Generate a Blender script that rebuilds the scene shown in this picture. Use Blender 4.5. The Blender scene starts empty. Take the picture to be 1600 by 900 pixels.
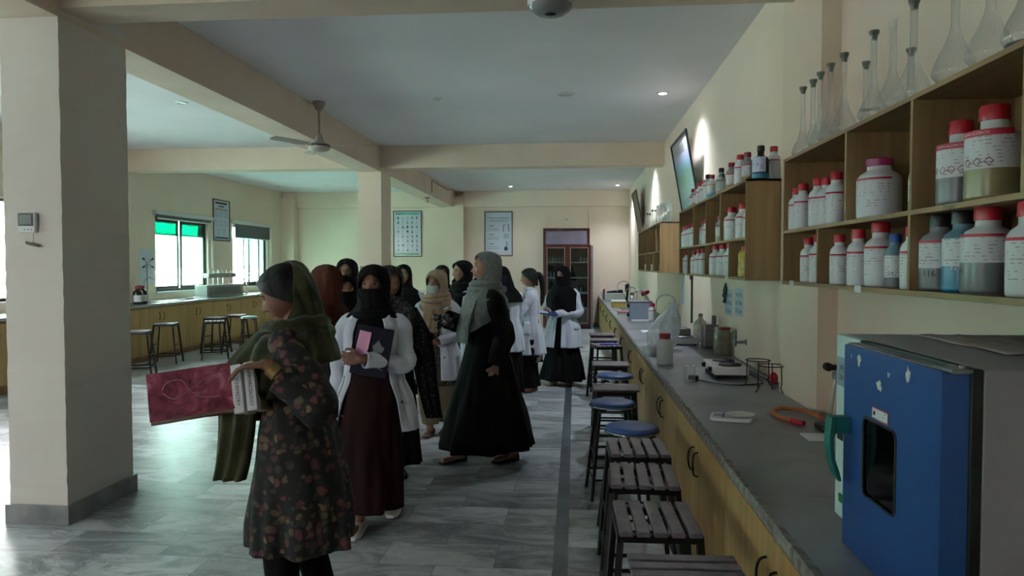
import bpy, bmesh, math, random
import numpy as np
from mathutils import Vector, Matrix, noise as mnoise
random.seed(7)
PI = math.pi
S = bpy.context.scene
COL = S.collection

# ---------------------------------------------------------------- camera
cd = bpy.data.cameras.new('camera'); cam = bpy.data.objects.new('camera', cd); COL.objects.link(cam)
cd.sensor_width = 36; cd.lens = 24.97; cd.clip_start = .05; cd.clip_end = 200
cam.location = (0, 0, 1.57); cam.rotation_euler = (PI/2 - .0326, 0, .0877)
S.camera = cam
# ---------------------------------------------------------------- colour management
S.view_settings.view_transform = 'Standard'; S.view_settings.look = 'None'
S.view_settings.exposure = .38; S.view_settings.gamma = 1; S.view_settings.use_curve_mapping = False
# ---------------------------------------------------------------- daylight
W = bpy.data.worlds.new('world'); S.world = W; W.use_nodes = True
bg = W.node_tree.nodes['Background']; bg.inputs[0].default_value = (1, .965, .98, 1); bg.inputs[1].default_value = 18
sun = bpy.data.lights.new('sun', 'SUN'); sun.energy = 1350; sun.angle = .01; sun.color = (1, .97, .9)
so = bpy.data.objects.new('sun', sun); COL.objects.link(so); so.rotation_euler = (math.radians(-12), math.radians(38), 0)
S.cycles.max_bounces = 10; S.cycles.diffuse_bounces = 7; S.cycles.glossy_bounces = 4
S.cycles.transparent_max_bounces = 24; S.cycles.transmission_bounces = 6
S.cycles.use_denoising = True; S.cycles.caustics_reflective = False; S.cycles.caustics_refractive = False
S.cycles.sample_clamp_indirect = 8
XL, XR, YB, YF, ZC = -7.55, 1.36, 18.04, -3.6, 3.44
WINS = [(1.0, 2.6, 1.08, 2.46), (4.2, 6.1, 1.08, 2.46), (7.3, 9.15, 1.08, 2.46), (12.25, 14.1, 1.08, 2.46), (15.17, 16.95, 1.08, 2.46)]
FWINS = [(-6.6, -4.9)]; FZ0, FZ1 = 1.0, 2.5
def portal(loc, rot, sx, sy):
    l = bpy.data.lights.new('window_daylight', 'AREA'); l.shape = 'RECTANGLE'; l.size = sx; l.size_y = sy
    l.cycles.is_portal = True
    o = bpy.data.objects.new('window_daylight', l); COL.objects.link(o); o.location = loc; o.rotation_euler = rot
for a, b, z0, z1 in WINS: portal((XL - .22, (a+b)/2, (z0+z1)/2), (0, -PI/2, 0), z1-z0, b-a)
for a, b in FWINS: portal(((a+b)/2, YF - .25, (FZ0+FZ1)/2), (PI/2, 0, 0), b-a, FZ1-FZ0)

# ---------------------------------------------------------------- helpers
def lin(h):
    h = h.lstrip('#'); r = []
    for i in (0, 2, 4):
        c = int(h[i:i+2], 16)/255
        r.append(c/12.92 if c <= .04045 else ((c+.055)/1.055)**2.4)
    return tuple(r) + (1,)
MATS = {}
def new_mat(name):
    m = bpy.data.materials.new(name); m.use_nodes = True; nt = m.node_tree
    return m, nt, nt.nodes['Principled BSDF']
def mat(name, c1, c2=None, rough=.6, scale=8, detail=4, bump=0, bscale=None, metal=0, stretch=(1,1,1), spec=.5, sheen=0, lo=.35, hi=.65, emit=0, trans=0, alpha=1):
    """plain surface: noise between two colours, noise bump"""
    if name in MATS: return MATS[name]
    m, nt, b = new_mat(name); N, L = nt.nodes, nt.links
    c1 = lin(c1) if isinstance(c1, str) else c1
    if rough >= .8 and spec == .5: spec = .15
    b.inputs['Roughness'].default_value = rough; b.inputs['Metallic'].default_value = metal
    b.inputs['Specular IOR Level'].default_value = spec
    b.inputs['Base Color'].default_value = c1
    if sheen: b.inputs['Sheen Weight'].default_value = sheen
    if trans: b.inputs['Transmission Weight'].default_value = trans
    if alpha < 1: b.inputs['Alpha'].default_value = alpha
    tc = N.new('ShaderNodeTexCoord'); mp = N.new('ShaderNodeMapping'); mp.inputs['Scale'].default_value = stretch
    L.new(tc.outputs['Object'], mp.inputs[0])
    if c2:
        c2 = lin(c2) if isinstance(c2, str) else c2
        n = N.new('ShaderNodeTexNoise'); n.inputs['Scale'].default_value = scale; n.inputs['Detail'].default_value = detail
        r = N.new('ShaderNodeValToRGB'); r.color_ramp.elements[0].position = lo; r.color_ramp.elements[1].position = hi
        r.color_ramp.elements[0].color = c1; r.color_ramp.elements[1].color = c2
        L.new(mp.outputs[0], n.inputs['Vector']); L.new(n.outputs[0], r.inputs[0]); L.new(r.outputs[0], b.inputs['Base Color'])
    if bump:
        n2 = N.new('ShaderNodeTexNoise'); n2.inputs['Scale'].default_value = bscale or scale*3; n2.inputs['Detail'].default_value = 3
        bm_ = N.new('ShaderNodeBump'); bm_.inputs['Strength'].default_value = bump; bm_.inputs['Distance'].default_value = .01
        L.new(mp.outputs[0], n2.inputs['Vector']); L.new(n2.outputs[0], bm_.inputs['Height']); L.new(bm_.outputs[0], b.inputs['Normal'])
    if emit:
        b.inputs['Emission Color'].default_value = c1; b.inputs['Emission Strength'].default_value = emit
    MATS[name] = m; return m
def glass_mat(name, tint, rough=.02, amount=.08, edge=.6):
    """thin clear sheet: mostly passes light, mirrors a little, more at grazing angles"""
    m, nt, b = new_mat(name); N, L = nt.nodes, nt.links; N.remove(b)
    t = N.new('ShaderNodeBsdfTransparent'); t.inputs[0].default_value = tint if not isinstance(tint, str) else lin(tint)
    g = N.new('ShaderNodeBsdfGlossy'); g.inputs['Roughness'].default_value = rough; g.inputs[0].default_value = (1, 1, 1, 1)
    lw = N.new('ShaderNodeLayerWeight'); lw.inputs['Blend'].default_value = edge*.5
    ma = N.new('ShaderNodeMath'); ma.operation = 'MULTIPLY_ADD'; ma.inputs[1].default_value = edge; ma.inputs[2].default_value = amount; ma.use_clamp = True
    mx = N.new('ShaderNodeMixShader'); L.new(lw.outputs['Facing'], ma.inputs[0]); 
    pw = N.new('ShaderNodeMath'); pw.operation = 'POWER'; pw.inputs[1].default_value = 3
    L.new(lw.outputs['Facing'], pw.inputs[0]); L.new(pw.outputs[0], ma.inputs[0])
    L.new(ma.outputs[0], mx.inputs[0]); L.new(t.outputs[0], mx.inputs[1]); L.new(g.outputs[0], mx.inputs[2])
    L.new(mx.outputs[0], N['Material Output'].inputs[0]); MATS[name] = m; return m
class MB:
    def __init__(s): s.bm = bmesh.new()
    def quad_grid(s, g, close_u=False, close_v=False):
        rows = [[s.bm.verts.new(p) for p in r] for r in g]
        nu = len(rows[0]); nv = len(rows)
        for j in range(nv if close_v else nv-1):
            a, b = rows[j], rows[(j+1) % nv]
            for i in range(nu if close_u else nu-1):
                k = (i+1) % nu
                try: s.bm.faces.new((a[i], a[k], b[k], b[i]))
                except ValueError: pass
        return rows
    def box(s, lo, hi, M=None):
        v = [s.bm.verts.new((M @ Vector(p)) if M else p) for p in
             [(x, y, z) for z in (lo[2], hi[2]) for y in (lo[1], hi[1]) for x in (lo[0], hi[0])]]
        for f in ((0,2,3,1), (4,5,7,6), (0,1,5,4), (2,6,7,3), (0,4,6,2), (1,3,7,5)):
            s.bm.faces.new([v[i] for i in f])
        return s
    def lathe(s, prof, loc=(0,0,0), n=24, M=None, a0=0, a1=2*PI):
        full = abs(a1-a0-2*PI) < 1e-6; loc = Vector(loc)
        g = []
        for r, z in prof:
            row = []
            for i in range(n if full else n+1):
                a = a0+(a1-a0)*i/n; p = Vector((r*math.cos(a), r*math.sin(a), z)); row.append((M @ p if M else p)+loc)
            g.append(row)
        rows = s.quad_grid(g, close_u=full)
        if full:
            if prof[0][0] > 1e-4: s.bm.faces.new(rows[0][::-1])
            if prof[-1][0] > 1e-4: s.bm.faces.new(rows[-1])
        return s
    def cyl(s, p0, p1, r0, r1=None, n=12, cap=True):
        r1 = r0 if r1 is None else r1; p0, p1 = Vector(p0), Vector(p1); d = p1-p0
        q = d.to_track_quat('Z', 'Y').to_matrix()
        g = [[p + q @ Vector((r*math.cos(2*PI*i/n), r*math.sin(2*PI*i/n), 0)) for i in range(n)] for p, r in ((p0, r0), (p1, r1))]
        rows = s.quad_grid(g, close_u=True)
        if cap: s.bm.faces.new(rows[0][::-1]); s.bm.faces.new(rows[1])
        return s
    def tube(s, pts, r, n=8, cap=True, close=False, flat=None):
        pts = [Vector(p) for p in pts]; m = len(pts); rr = r if hasattr(r, '__len__') else [r]*m
        g = []; up = None
        for i, p in enumerate(pts):
            a = pts[i-1] if (i or close) else pts[0]; b = pts[(i+1) % m] if (i < m-1 or close) else pts[-1]
            t = (b-a).normalized()
            if up is None: up = t.orthogonal().normalized()
            up = (up - t*up.dot(t)); up = up.normalized() if up.length > 1e-6 else t.orthogonal().normalized(); w = t.cross(up)
            k = flat or 1
            g.append([p+(up*math.cos(2*PI*j/n)*k+w*math.sin(2*PI*j/n))*rr[i] for j in range(n)])
        rows = s.quad_grid(g, close_u=True, close_v=close)
        if cap and not close:
            s.bm.faces.new(rows[0][::-1]); s.bm.faces.new(rows[-1])
        return s
    def ball(s, c, r, n=16, m=10, M=None):
        r = r if hasattr(r, '__len__') else (r, r, r); c = Vector(c)
        g = [[c+(M @ Vector((r[0]*math.sin(PI*j/m)*math.cos(2*PI*i/n), r[1]*math.sin(PI*j/m)*math.sin(2*PI*i/n), r[2]*math.cos(PI*j/m))) if M else
              Vector((r[0]*math.sin(PI*j/m)*math.cos(2*PI*i/n), r[1]*math.sin(PI*j/m)*math.sin(2*PI*i/n), r[2]*math.cos(PI*j/m)))) for i in range(n)] for j in range(1, m)]
        rows = s.quad_grid(g, close_u=True)
        e = Vector((0, 0, r[2])); e = M @ e if M else e
        a = s.bm.verts.new(c+e); b = s.bm.verts.new(c-e)
        for i in range(n):
            s.bm.faces.new((a, rows[0][i], rows[0][(i+1) % n])); s.bm.faces.new((b, rows[-1][(i+1) % n], rows[-1][i]))
        return s
    def caps(s, p0, p1, r0, r1=None):
        """tapered capsule"""
        r1 = r0 if r1 is None else r1
        return s.cyl(p0, p1, r0, r1, 14).ball(p0, r0, 14, 8).ball(p1, r1, 14, 8)
    def prism(s, pts, lo, hi, axis='z', M=None):
        def P(a, b, c):
            v = Vector({'z': (a, b, c), 'y': (a, c, b), 'x': (c, a, b)}[axis]); return M @ v if M else v
        A = [s.bm.verts.new(P(x, y, lo)) for x, y in pts]; B = [s.bm.verts.new(P(x, y, hi)) for x, y in pts]
        s.bm.faces.new(A[::-1]); s.bm.faces.new(B)
        for i in range(len(pts)): s.bm.faces.new((A[i], A[(i+1) % len(pts)], B[(i+1) % len(pts)], B[i]))
        return s
    def build(s, name, m, parent=None, bevel=0, smooth=True, loc=None, rot=None, solid=0, angle=35, seg=2, weld=False):
        if weld: bmesh.ops.remove_doubles(s.bm, verts=s.bm.verts, dist=1e-5)
        bmesh.ops.recalc_face_normals(s.bm, faces=s.bm.faces)
        me = bpy.data.meshes.new(name); s.bm.to_mesh(me); s.bm.free()
        if isinstance(m, str): m = MATS[m]
        if m: me.materials.append(m)
        if smooth:
            me.polygons.foreach_set('use_smooth', [True]*len(me.polygons)); me.set_sharp_from_angle(angle=math.radians(angle))
        o = bpy.data.objects.new(name, me); COL.objects.link(o)
        if parent: o.parent = parent
        if loc: o.location = loc
        if rot: o.rotation_euler = rot
        if bevel:
            b = o.modifiers.new('bevel', 'BEVEL'); b.width = bevel; b.segments = seg; b.limit_method = 'ANGLE'; b.harden_normals = False
        if solid:
            b = o.modifiers.new('solid', 'SOLIDIFY'); b.thickness = solid; b.offset = 0
        return o
def tag(o, label, cat, group=None, kind=None):
    if label: o['label'] = label
    if cat: o['category'] = cat
    if group: o['group'] = group
    if kind: o['kind'] = kind
    return o
def thing(name, label, cat, loc=(0,0,0), rz=0, group=None, rot=None):
    o = bpy.data.objects.new(name, None); COL.objects.link(o); o.location = loc; o.rotation_euler = rot or (0, 0, rz)
    o.empty_display_size = .1
    return tag(o, label, cat, group)
def struct(name, b, m, bevel=0, **k):
    o = b.build(name, m, bevel=bevel, **k) if isinstance(b, MB) else b; o['kind'] = 'structure'; return o
def dup(root, loc, rz=0, label=None, group=None, sc=None):
    def cp(o, par):
        c = o.copy(); COL.objects.link(c)
        if par: c.parent = par
        for ch in list(o.children): cp(ch, c)
        return c
    r = cp(root, None); r.location = loc; r.rotation_euler = (0, 0, rz)
    if sc: r.scale = sc if hasattr(sc, '__len__') else (sc, sc, sc)
    if label: r['label'] = label
    if group: r['group'] = group
    return r
def text_mesh(txt, size, align='CENTER'):
    c = bpy.data.curves.new('lettering', 'FONT'); c.body = txt; c.size = size; c.align_x = align; c.align_y = 'CENTER'; c.resolution_u = 2
    o = bpy.data.objects.new('lettering', c); COL.objects.link(o)
    me = bpy.data.meshes.new_from_object(o.evaluated_get(bpy.context.evaluated_depsgraph_get()))
    bpy.data.objects.remove(o); bpy.data.curves.remove(c); return me
def lettering(txt, size, m, parent, M=None, bend=0, name='lettering', align='CENTER', sx=1, bold=0):
    """text in local xz plane facing -y (before M); bend = wrap round a z axis cylinder of that radius"""
    me = text_mesh(txt, size, align)
    bm = bmesh.new(); bm.from_mesh(me)
    if bend: bmesh.ops.subdivide_edges(bm, edges=[e for e in bm.edges if e.calc_length() > bend*.25], cuts=2)
    for v in bm.verts:
        x, z = v.co.x*sx, v.co.y
        if bend: a = -PI/2 + x/bend; v.co = (bend*math.cos(a), bend*math.sin(a), z)
        else: v.co = (x, 0, z)
        if M: v.co = M @ v.co
    bm.to_mesh(me); bm.free(); me.materials.clear(); me.materials.append(MATS[m] if isinstance(m, str) else m)
    o = bpy.data.objects.new(name, me); COL.objects.link(o)
    if parent: o.parent = parent
    return o
def FY(y): return 1.008*y+.095
def RZ(a): return Matrix.Rotation(a, 4, 'Z')
def RX(a): return Matrix.Rotation(a, 4, 'X')
def RY(a): return Matrix.Rotation(a, 4, 'Y')
def T(*p): return Matrix.Translation(p)
def smooth(pts, k=4):
    pts = [Vector(p) for p in pts]; out = []
    for i in range(len(pts)-1):
        a = pts[max(i-1, 0)]; b = pts[i]; c = pts[i+1]; d = pts[min(i+2, len(pts)-1)]
        for j in range(k):
            t = j/k; out.append(.5*((2*b)+(c-a)*t+(2*a-5*b+4*c-d)*t*t+(3*b-a-3*c+d)*t**3))
    out.append(pts[-1]); return out

# ---------------------------------------------------------------- materials
def wall_mat(name, c1, c2, dirt):
    m, nt, b = new_mat(name); N, L = nt.nodes, nt.links
    tc = N.new('ShaderNodeTexCoord'); n = N.new('ShaderNodeTexNoise'); n.inputs['Scale'].default_value = .9; n.inputs['Detail'].default_value = 6
    r = N.new('ShaderNodeValToRGB'); r.color_ramp.elements[0].position = .3; r.color_ramp.elements[1].position = .75
    r.color_ramp.elements[0].color = lin(c1); r.color_ramp.elements[1].color = lin(c2)
    n2 = N.new('ShaderNodeTexNoise'); n2.inputs['Scale'].default_value = 9; n2.inputs['Detail'].default_value = 8; n2.inputs['Roughness'].default_value = .7
    r2 = N.new('ShaderNodeValToRGB'); r2.color_ramp.elements[0].position = .68; r2.color_ramp.elements[1].position = .76
    r2.color_ramp.elements[0].color = (0, 0, 0, 1); r2.color_ramp.elements[1].color = (.5, .5, .5, 1)
    mx = N.new('ShaderNodeMix'); mx.data_type = 'RGBA'; mx.inputs['B'].default_value = lin(dirt)
    L.new(tc.outputs['Object'], n.inputs['Vector']); L.new(tc.outputs['Object'], n2.inputs['Vector']); L.new(n.outputs[0], r.inputs[0]); L.new(n2.outputs[0], r2.inputs[0])
    L.new(r.outputs[0], mx.inputs['A']); L.new(r2.outputs[0], mx.inputs['Factor']); L.new(mx.outputs['Result'], b.inputs['Base Color'])
    b.inputs['Roughness'].default_value = .75
    bp = N.new('ShaderNodeBump'); bp.inputs['Strength'].default_value = .15; bp.inputs['Distance'].default_value = .01
    L.new(n2.outputs[0], bp.inputs['Height']); L.new(bp.outputs[0], b.inputs['Normal']); MATS[name] = m
wall_mat('paint_cream', 'e2d3c2', 'dac8b4', 'bcab98')
wall_mat('paint_cream_worn', 'd9ccbb', 'cfbfaa', '918474')
wall_mat('paint_ceiling', 'e3e3e8', 'd6d7dc', 'c6c8cc')
wall_mat('paint_column', 'd3cdc6', 'c8c0b8', '9a9186')
mat('paint_beam', 'd8c8b6', 'cfbda9', rough=.75, scale=1.5, bump=.05, bscale=20)
mat('skirting', '8f9090', '6f7274', rough=.35, scale=6)
def floor_mat():
    m, nt, b = new_mat('marble'); N, L = nt.nodes, nt.links
    tc = N.new('ShaderNodeTexCoord'); mp = N.new('ShaderNodeMapping'); mp.inputs['Location'].default_value = (.11, .05, 0)
    L.new(tc.outputs['Object'], mp.inputs[0])
    br = N.new('ShaderNodeTexBrick'); br.offset = .5; br.inputs['Scale'].default_value = 1; br.inputs['Brick Width'].default_value = .61
    br.inputs['Row Height'].default_value = .305; br.inputs['Mortar Size'].default_value = .0015; br.inputs['Mortar Smooth'].default_value = .3
    br.inputs['Color1'].default_value = (0, 0, 0, 1); br.inputs['Color2'].default_value = (1, 1, 1, 1); br.inputs['Mortar'].default_value = (.3, .3, .3, 1)
    L.new(mp.outputs[0], br.inputs['Vector'])
    # every slab shifts its own vein pattern
    ad = N.new('ShaderNodeVectorMath'); ad.operation = 'MULTIPLY_ADD'; ad.inputs[1].default_value = (7, 13, 5)
    L.new(br.outputs['Color'], ad.inputs[0]); L.new(mp.outputs[0], ad.inputs[2])
    st = N.new('ShaderNodeMapping'); st.inputs['Scale'].default_value = (1, 2.6, 1); st.inputs['Rotation'].default_value = (0, 0, .35); L.new(ad.outputs[0], st.inputs[0])
    n = N.new('ShaderNodeTexNoise'); n.inputs['Scale'].default_value = 1.6; n.inputs['Detail'].default_value = 8; n.inputs['Distortion'].default_value = 1.6
    n.inputs['Roughness'].default_value = .62; L.new(st.outputs[0], n.inputs['Vector'])
    r = N.new('ShaderNodeValToRGB'); cr = r.color_ramp; cr.elements[0].position = .3; cr.elements[0].color = lin('6c7478')
    cr.elements[1].position = .72; cr.elements[1].color = lin('c9cccf'); e = cr.elements.new(.47); e.color = lin('989ea2'); e = cr.elements.new(.53); e.color = lin('b3b8bc')
    L.new(n.outputs[0], r.inputs[0])
    v = N.new('ShaderNodeTexNoise'); v.inputs['Scale'].default_value = 1.1; v.inputs['Detail'].default_value = 4; v.inputs['Distortion'].default_value = 2.5; L.new(st.outputs[0], v.inputs['Vector'])
    vr = N.new('ShaderNodeValToRGB'); c2 = vr.color_ramp; c2.elements[0].position = .485; c2.elements[0].color = (0, 0, 0, 1); c2.elements[1].position = .515; c2.elements[1].color = (0, 0, 0, 1)
    e = c2.elements.new(.5); e.color = (.55, .55, .55, 1); L.new(v.outputs[0], vr.inputs[0])
    m1 = N.new('ShaderNodeMix'); m1.data_type = 'RGBA'; m1.inputs['B'].default_value = lin('d6dadb'); L.new(vr.outputs[0], m1.inputs['Factor']); L.new(r.outputs[0], m1.inputs['A'])
    # slab tone
    sp = N.new('ShaderNodeMath'); sp.operation = 'MULTIPLY_ADD'; sp.inputs[1].default_value = .55; sp.inputs[2].default_value = .62; L.new(br.outputs['Color'], sp.inputs[0])
    m2 = N.new('ShaderNodeMix'); m2.data_type = 'RGBA'; m2.blend_type = 'MULTIPLY'; m2.inputs['Factor'].default_value = 1
    L.new(m1.outputs['Result'], m2.inputs['A']); L.new(sp.outputs[0], m2.inputs['B'])
    m3 = N.new('ShaderNodeMix'); m3.data_type = 'RGBA'; m3.inputs['B'].default_value = lin('4a5153'); L.new(br.outputs['Fac'], m3.inputs['Factor']); L.new(m2.outputs['Result'], m3.inputs['A'])
    L.new(m3.outputs['Result'], b.inputs['Base Color']); b.inputs['Specular IOR Level'].default_value = .32
    rr = N.new('ShaderNodeMath'); rr.operation = 'MULTIPLY_ADD'; rr.inputs[1].default_value = .25; rr.inputs[2].default_value = .2; L.new(n.outputs[0], rr.inputs[0]); L.new(rr.outputs[0], b.inputs['Roughness'])
    bp = N.new('ShaderNodeBump'); bp.inputs['Strength'].default_value = .08; bp.inputs['Distance'].default_value = .01; L.new(n.outputs[0], bp.inputs['Height']); L.new(bp.outputs[0], b.inputs['Normal'])
    MATS['marble'] = m
floor_mat()
def wood(name, c1, c2, c3, axis, rough=.45, sc=1.0):
    m, nt, b = new_mat(name); N, L = nt.nodes, nt.links
    tc = N.new('ShaderNodeTexCoord'); mp = N.new('ShaderNodeMapping')
    s = {'x': (.8, 14, 14), 'y': (14, .8, 14), 'z': (14, 14, .8)}[axis]; mp.inputs['Scale'].default_value = [q*sc for q in s]
    n = N.new('ShaderNodeTexNoise'); n.inputs['Scale'].default_value = 1.6; n.inputs['Detail'].default_value = 6; n.inputs['Distortion'].default_value = .6
    r = N.new('ShaderNodeValToRGB'); cr = r.color_ramp; cr.elements[0].position = .3; cr.elements[0].color = lin(c1); cr.elements[1].position = .7; cr.elements[1].color = lin(c3)
    e = cr.elements.new(.5); e.color = lin(c2)
    L.new(tc.outputs['Object'], mp.inputs[0]); L.new(mp.outputs[0], n.inputs['Vector']); L.new(n.outputs[0], r.inputs[0]); L.new(r.outputs[0], b.inputs['Base Color'])
    b.inputs['Roughness'].default_value = rough; MATS[name] = m
wood('door_wood', '9c7c4c', 'a98756', 'b49362', 'z')
wood('shelf_wood', '7a6140', '886d49', '947852', 'z', .5)
wood('shelf_wood_y', '7a6140', '886d49', '947852', 'y', .5)
wood('edge_wood', '80603a', '94724a', 'a58456', 'y', .5)
wood('pale_wood', 'b58f58', 'c39e66', 'caa771', 'y', .5)
wood('red_wood', '3c1616', '4a1c1b', '56211f', 'z', .35)
def stone():
    m, nt, b = new_mat('bench_stone'); N, L = nt.nodes, nt.links
    tc = N.new('ShaderNodeTexCoord'); n = N.new('ShaderNodeTexNoise'); n.inputs['Scale'].default_value = 2.2; n.inputs['Detail'].default_value = 9; n.inputs['Distortion'].default_value = 1
    r = N.new('ShaderNodeValToRGB'); cr = r.color_ramp; cr.elements[0].position = .3; cr.elements[0].color = lin('64666c'); cr.elements[1].position = .75; cr.elements[1].color = lin('9c9ea6')
    e = cr.elements.new(.5); e.color = lin('7f8289')
    br = N.new('ShaderNodeTexBrick'); br.offset = 0; br.inputs['Scale'].default_value = 1; br.inputs['Brick Width'].default_value = 3; br.inputs['Row Height'].default_value = 1.22; br.inputs['Mortar Size'].default_value = .002
    br.inputs['Color1'].default_value = br.inputs['Color2'].default_value = (0, 0, 0, 1); br.inputs['Mortar'].default_value = (1, 1, 1, 1)
    mx = N.new('ShaderNodeMix'); mx.data_type = 'RGBA'; mx.inputs['B'].default_value = lin('46484b')
    L.new(tc.outputs['Object'], n.inputs['Vector']); L.new(tc.outputs['Object'], br.inputs['Vector']); L.new(n.outputs[0], r.inputs[0]); L.new(r.outputs[0], mx.inputs['A']); L.new(br.outputs['Fac'], mx.inputs['Factor'])
    L.new(mx.outputs['Result'], b.inputs['Base Color'])
    ro = N.new('ShaderNodeMath'); ro.operation = 'MULTIPLY_ADD'; ro.inputs[1].default_value = .3; ro.inputs[2].default_value = .2; L.new(n.outputs[0], ro.inputs[0]); L.new(ro.outputs[0], b.inputs['Roughness'])
    MATS['bench_stone'] = m
stone()
mat('stone_edge', '8d8a86', '5f5a55', rough=.7, scale=25, bump=.6, bscale=40)
mat('black_metal', '141414', '1d1c1b', rough=.4, metal=.3, scale=30)
mat('slat_wood', '5a505c', '736876', rough=.33, scale=6, stretch=(3, 3, 3), bump=.2, bscale=30)  # lighter purple tone carries the sheen of reflected light on the seats
mat('blue_vinyl', '2d4f8a', '33579a', rough=.45, scale=10)
mat('teal_vinyl', '5d8f93', '6a9c9f', rough=.45, scale=10)
mat('chrome', 'b9b9b9', rough=.22, metal=1)
mat('steel_dull', '85868a', '9a9b9f', rough=.4, metal=.8, scale=20)
mat('black_plastic', '0f0f10', '171718', rough=.45, scale=20)
mat('white_plastic', 'd9dadb', 'cfd0d2', rough=.4, scale=5)
mat('grey_plastic', '6d6f70', '7a7c7d', rough=.5, scale=9)
mat('hdpe_white', 'd4d9dc', 'cad0d4', rough=.38, scale=4)
mat('hdpe_grey', '8b9195', '7c8286', rough=.35, scale=4)
mat('hdpe_blue', '5a7d8c', '6b8e9c', rough=.35, scale=4)
mat('liquid_grey', '5d6064', '66696c', rough=.3, scale=4)
mat('liquid_blue', '1d6c8e', '237a9c', rough=.3, scale=4)
mat('liquid_yellow', '7f7550', '8a8059', rough=.3, scale=4)
mat('liquid_teal', '168fa8', '1c9cb6', rough=.3, scale=4)
mat('amber', '120b0a', '1d100d', rough=.12, scale=4)
mat('cap_red', 'a11224', 'b3172b', rough=.4, scale=6)
mat('cap_maroon', '7d1030', '8c1538', rough=.4, scale=6)
mat('cap_black', '141416', '1c1c1f', rough=.45, scale=6)
mat('cap_blue', '1c3f8c', '21489a', rough=.4, scale=6)
mat('cap_green', '1f5a45', '27664f', rough=.4, scale=6)
mat('cap_magenta', '8a1650', '981b5b', rough=.4, scale=6)
mat('stopper', '5a5d54', '6c6f65', rough=.6, scale=10)
mat('band_red', 'a81b35', rough=.5); mat('band_orange', 'c98a1c', rough=.5); mat('ink', '17181b', rough=.6); mat('ink_blue', '2b3f7d', rough=.6)
mat('ink_grey', '6e7074', rough=.6); mat('paper', 'd8dadd', 'cfd2d6', rough=.7, scale=5); mat('paper_blue', 'b6c4d6', 'adbccf', rough=.7, scale=5)
mat('paper_old', '9c9290', 'aaa09e', rough=.75, scale=4, bump=.3)
def label_mat(name, base, ink):
    m, nt, b = new_mat(name); N, L = nt.nodes, nt.links
    tc = N.new('ShaderNodeTexCoord'); w = N.new('ShaderNodeTexWave'); w.bands_direction = 'Z'; w.inputs['Scale'].default_value = 32
    n = N.new('ShaderNodeTexNoise'); n.inputs['Scale'].default_value = 70; mp = N.new('ShaderNodeMapping'); mp.inputs['Scale'].default_value = (1, 1, .5)
    L.new(tc.outputs['Object'], w.inputs['Vector']); L.new(tc.outputs['Object'], mp.inputs[0]); L.new(mp.outputs[0], n.inputs['Vector'])
    a = N.new('ShaderNodeMath'); a.operation = 'GREATER_THAN'; a.inputs[1].default_value = .8; L.new(w.outputs['Fac'], a.inputs[0])
    c = N.new('ShaderNodeMath'); c.operation = 'GREATER_THAN'; c.inputs[1].default_value = .56; L.new(n.outputs[0], c.inputs[0])
    d = N.new('ShaderNodeMath'); d.operation = 'MULTIPLY'; L.new(a.outputs[0], d.inputs[0]); L.new(c.outputs[0], d.inputs[1])
    mx = N.new('ShaderNodeMix'); mx.data_type = 'RGBA'; mx.inputs['A'].default_value = lin(base); mx.inputs['B'].default_value = lin(ink)
    L.new(d.outputs[0], mx.inputs['Factor']); L.new(mx.outputs['Result'], b.inputs['Base Color']); b.inputs['Roughness'].default_value = .5; MATS[name] = m
label_mat('label_print', 'd2d6da', '9599a0'); label_mat('label_grey', 'a9acae', '5b5e63'); label_mat('label_blue', 'b9c6dd', '2f3d66')
glass_mat('flask_glass', (.93, .95, .95, 1), .04, .09, .85)
def dusty(name):
    m = MATS[name]; N, L = m.node_tree.nodes, m.node_tree.links; out = N['Material Output']; src = out.inputs[0].links[0].from_socket
    d = N.new('ShaderNodeBsdfDiffuse'); d.inputs[0].default_value = (.62, .65, .66, 1); lw = N.new('ShaderNodeLayerWeight'); lw.inputs['Blend'].default_value = .5
    ma = N.new('ShaderNodeMath'); ma.operation = 'MULTIPLY_ADD'; ma.inputs[1].default_value = .24; ma.inputs[2].default_value = .04; mx = N.new('ShaderNodeMixShader')
    L.new(lw.outputs['Facing'], ma.inputs[0]); L.new(ma.outputs[0], mx.inputs[0]); L.new(src, mx.inputs[1]); L.new(d.outputs[0], mx.inputs[2]); L.new(mx.outputs[0], out.inputs[0])
dusty('flask_glass')
glass_mat('pane_clear', (.95, .97, .97, 1), .02, .04, .5)
glass_mat('window_film', (.004, .12, .10, 1), .05, .03, .3)
glass_mat('pane_green', (.76, .95, .9, 1), .02, .04, .5)
glass_mat('cabinet_glass', (.75, .8, .8, 1), .03, .07, .5)
glass_mat('poster_glass', (.97, .98, .98, 1), .12, .015, .25)
# ================================================================ THE ROOM
struct('floor', MB().box((XL-.35, YF-.2, -.15), (XR+.3, YB+.2, 0)), 'marble')
struct('floor_strip', MB().box((-.108, YF, 0), (-.03, YB-.5, .0015)), mat('band_marble', '4d5459', '596166', rough=.25, scale=4))
struct('ceiling', MB().box((XL-.35, YF-.2, ZC), (XR+.3, YB+.2, ZC+.2)), 'paint_ceiling')
struct('wall_right', MB().box((XR, YF-.2, 0), (XR+.25, YB+.2, ZC)), 'paint_cream')
struct('wall_back', MB().box((XL-.3, YB, 0), (XR+.2, YB+.25, ZC)), 'paint_cream')
b = MB(); xe = [XL-.3] + [q for w in FWINS for q in w] + [XR+.2]
for i in range(0, len(xe), 2): b.box((xe[i], YF-.25, 0), (xe[i+1], YF, ZC))
for a_, c_ in FWINS: b.box((a_, YF-.25, 0), (c_, YF, FZ0)); b.box((a_, YF-.25, FZ1), (c_, YF, ZC))
struct('wall_front', b, 'paint_cream')
b = MB(); TW = .22
edges = [YF-.2] + [q for w in WINS for q in w[:2]] + [YB+.2]
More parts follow.
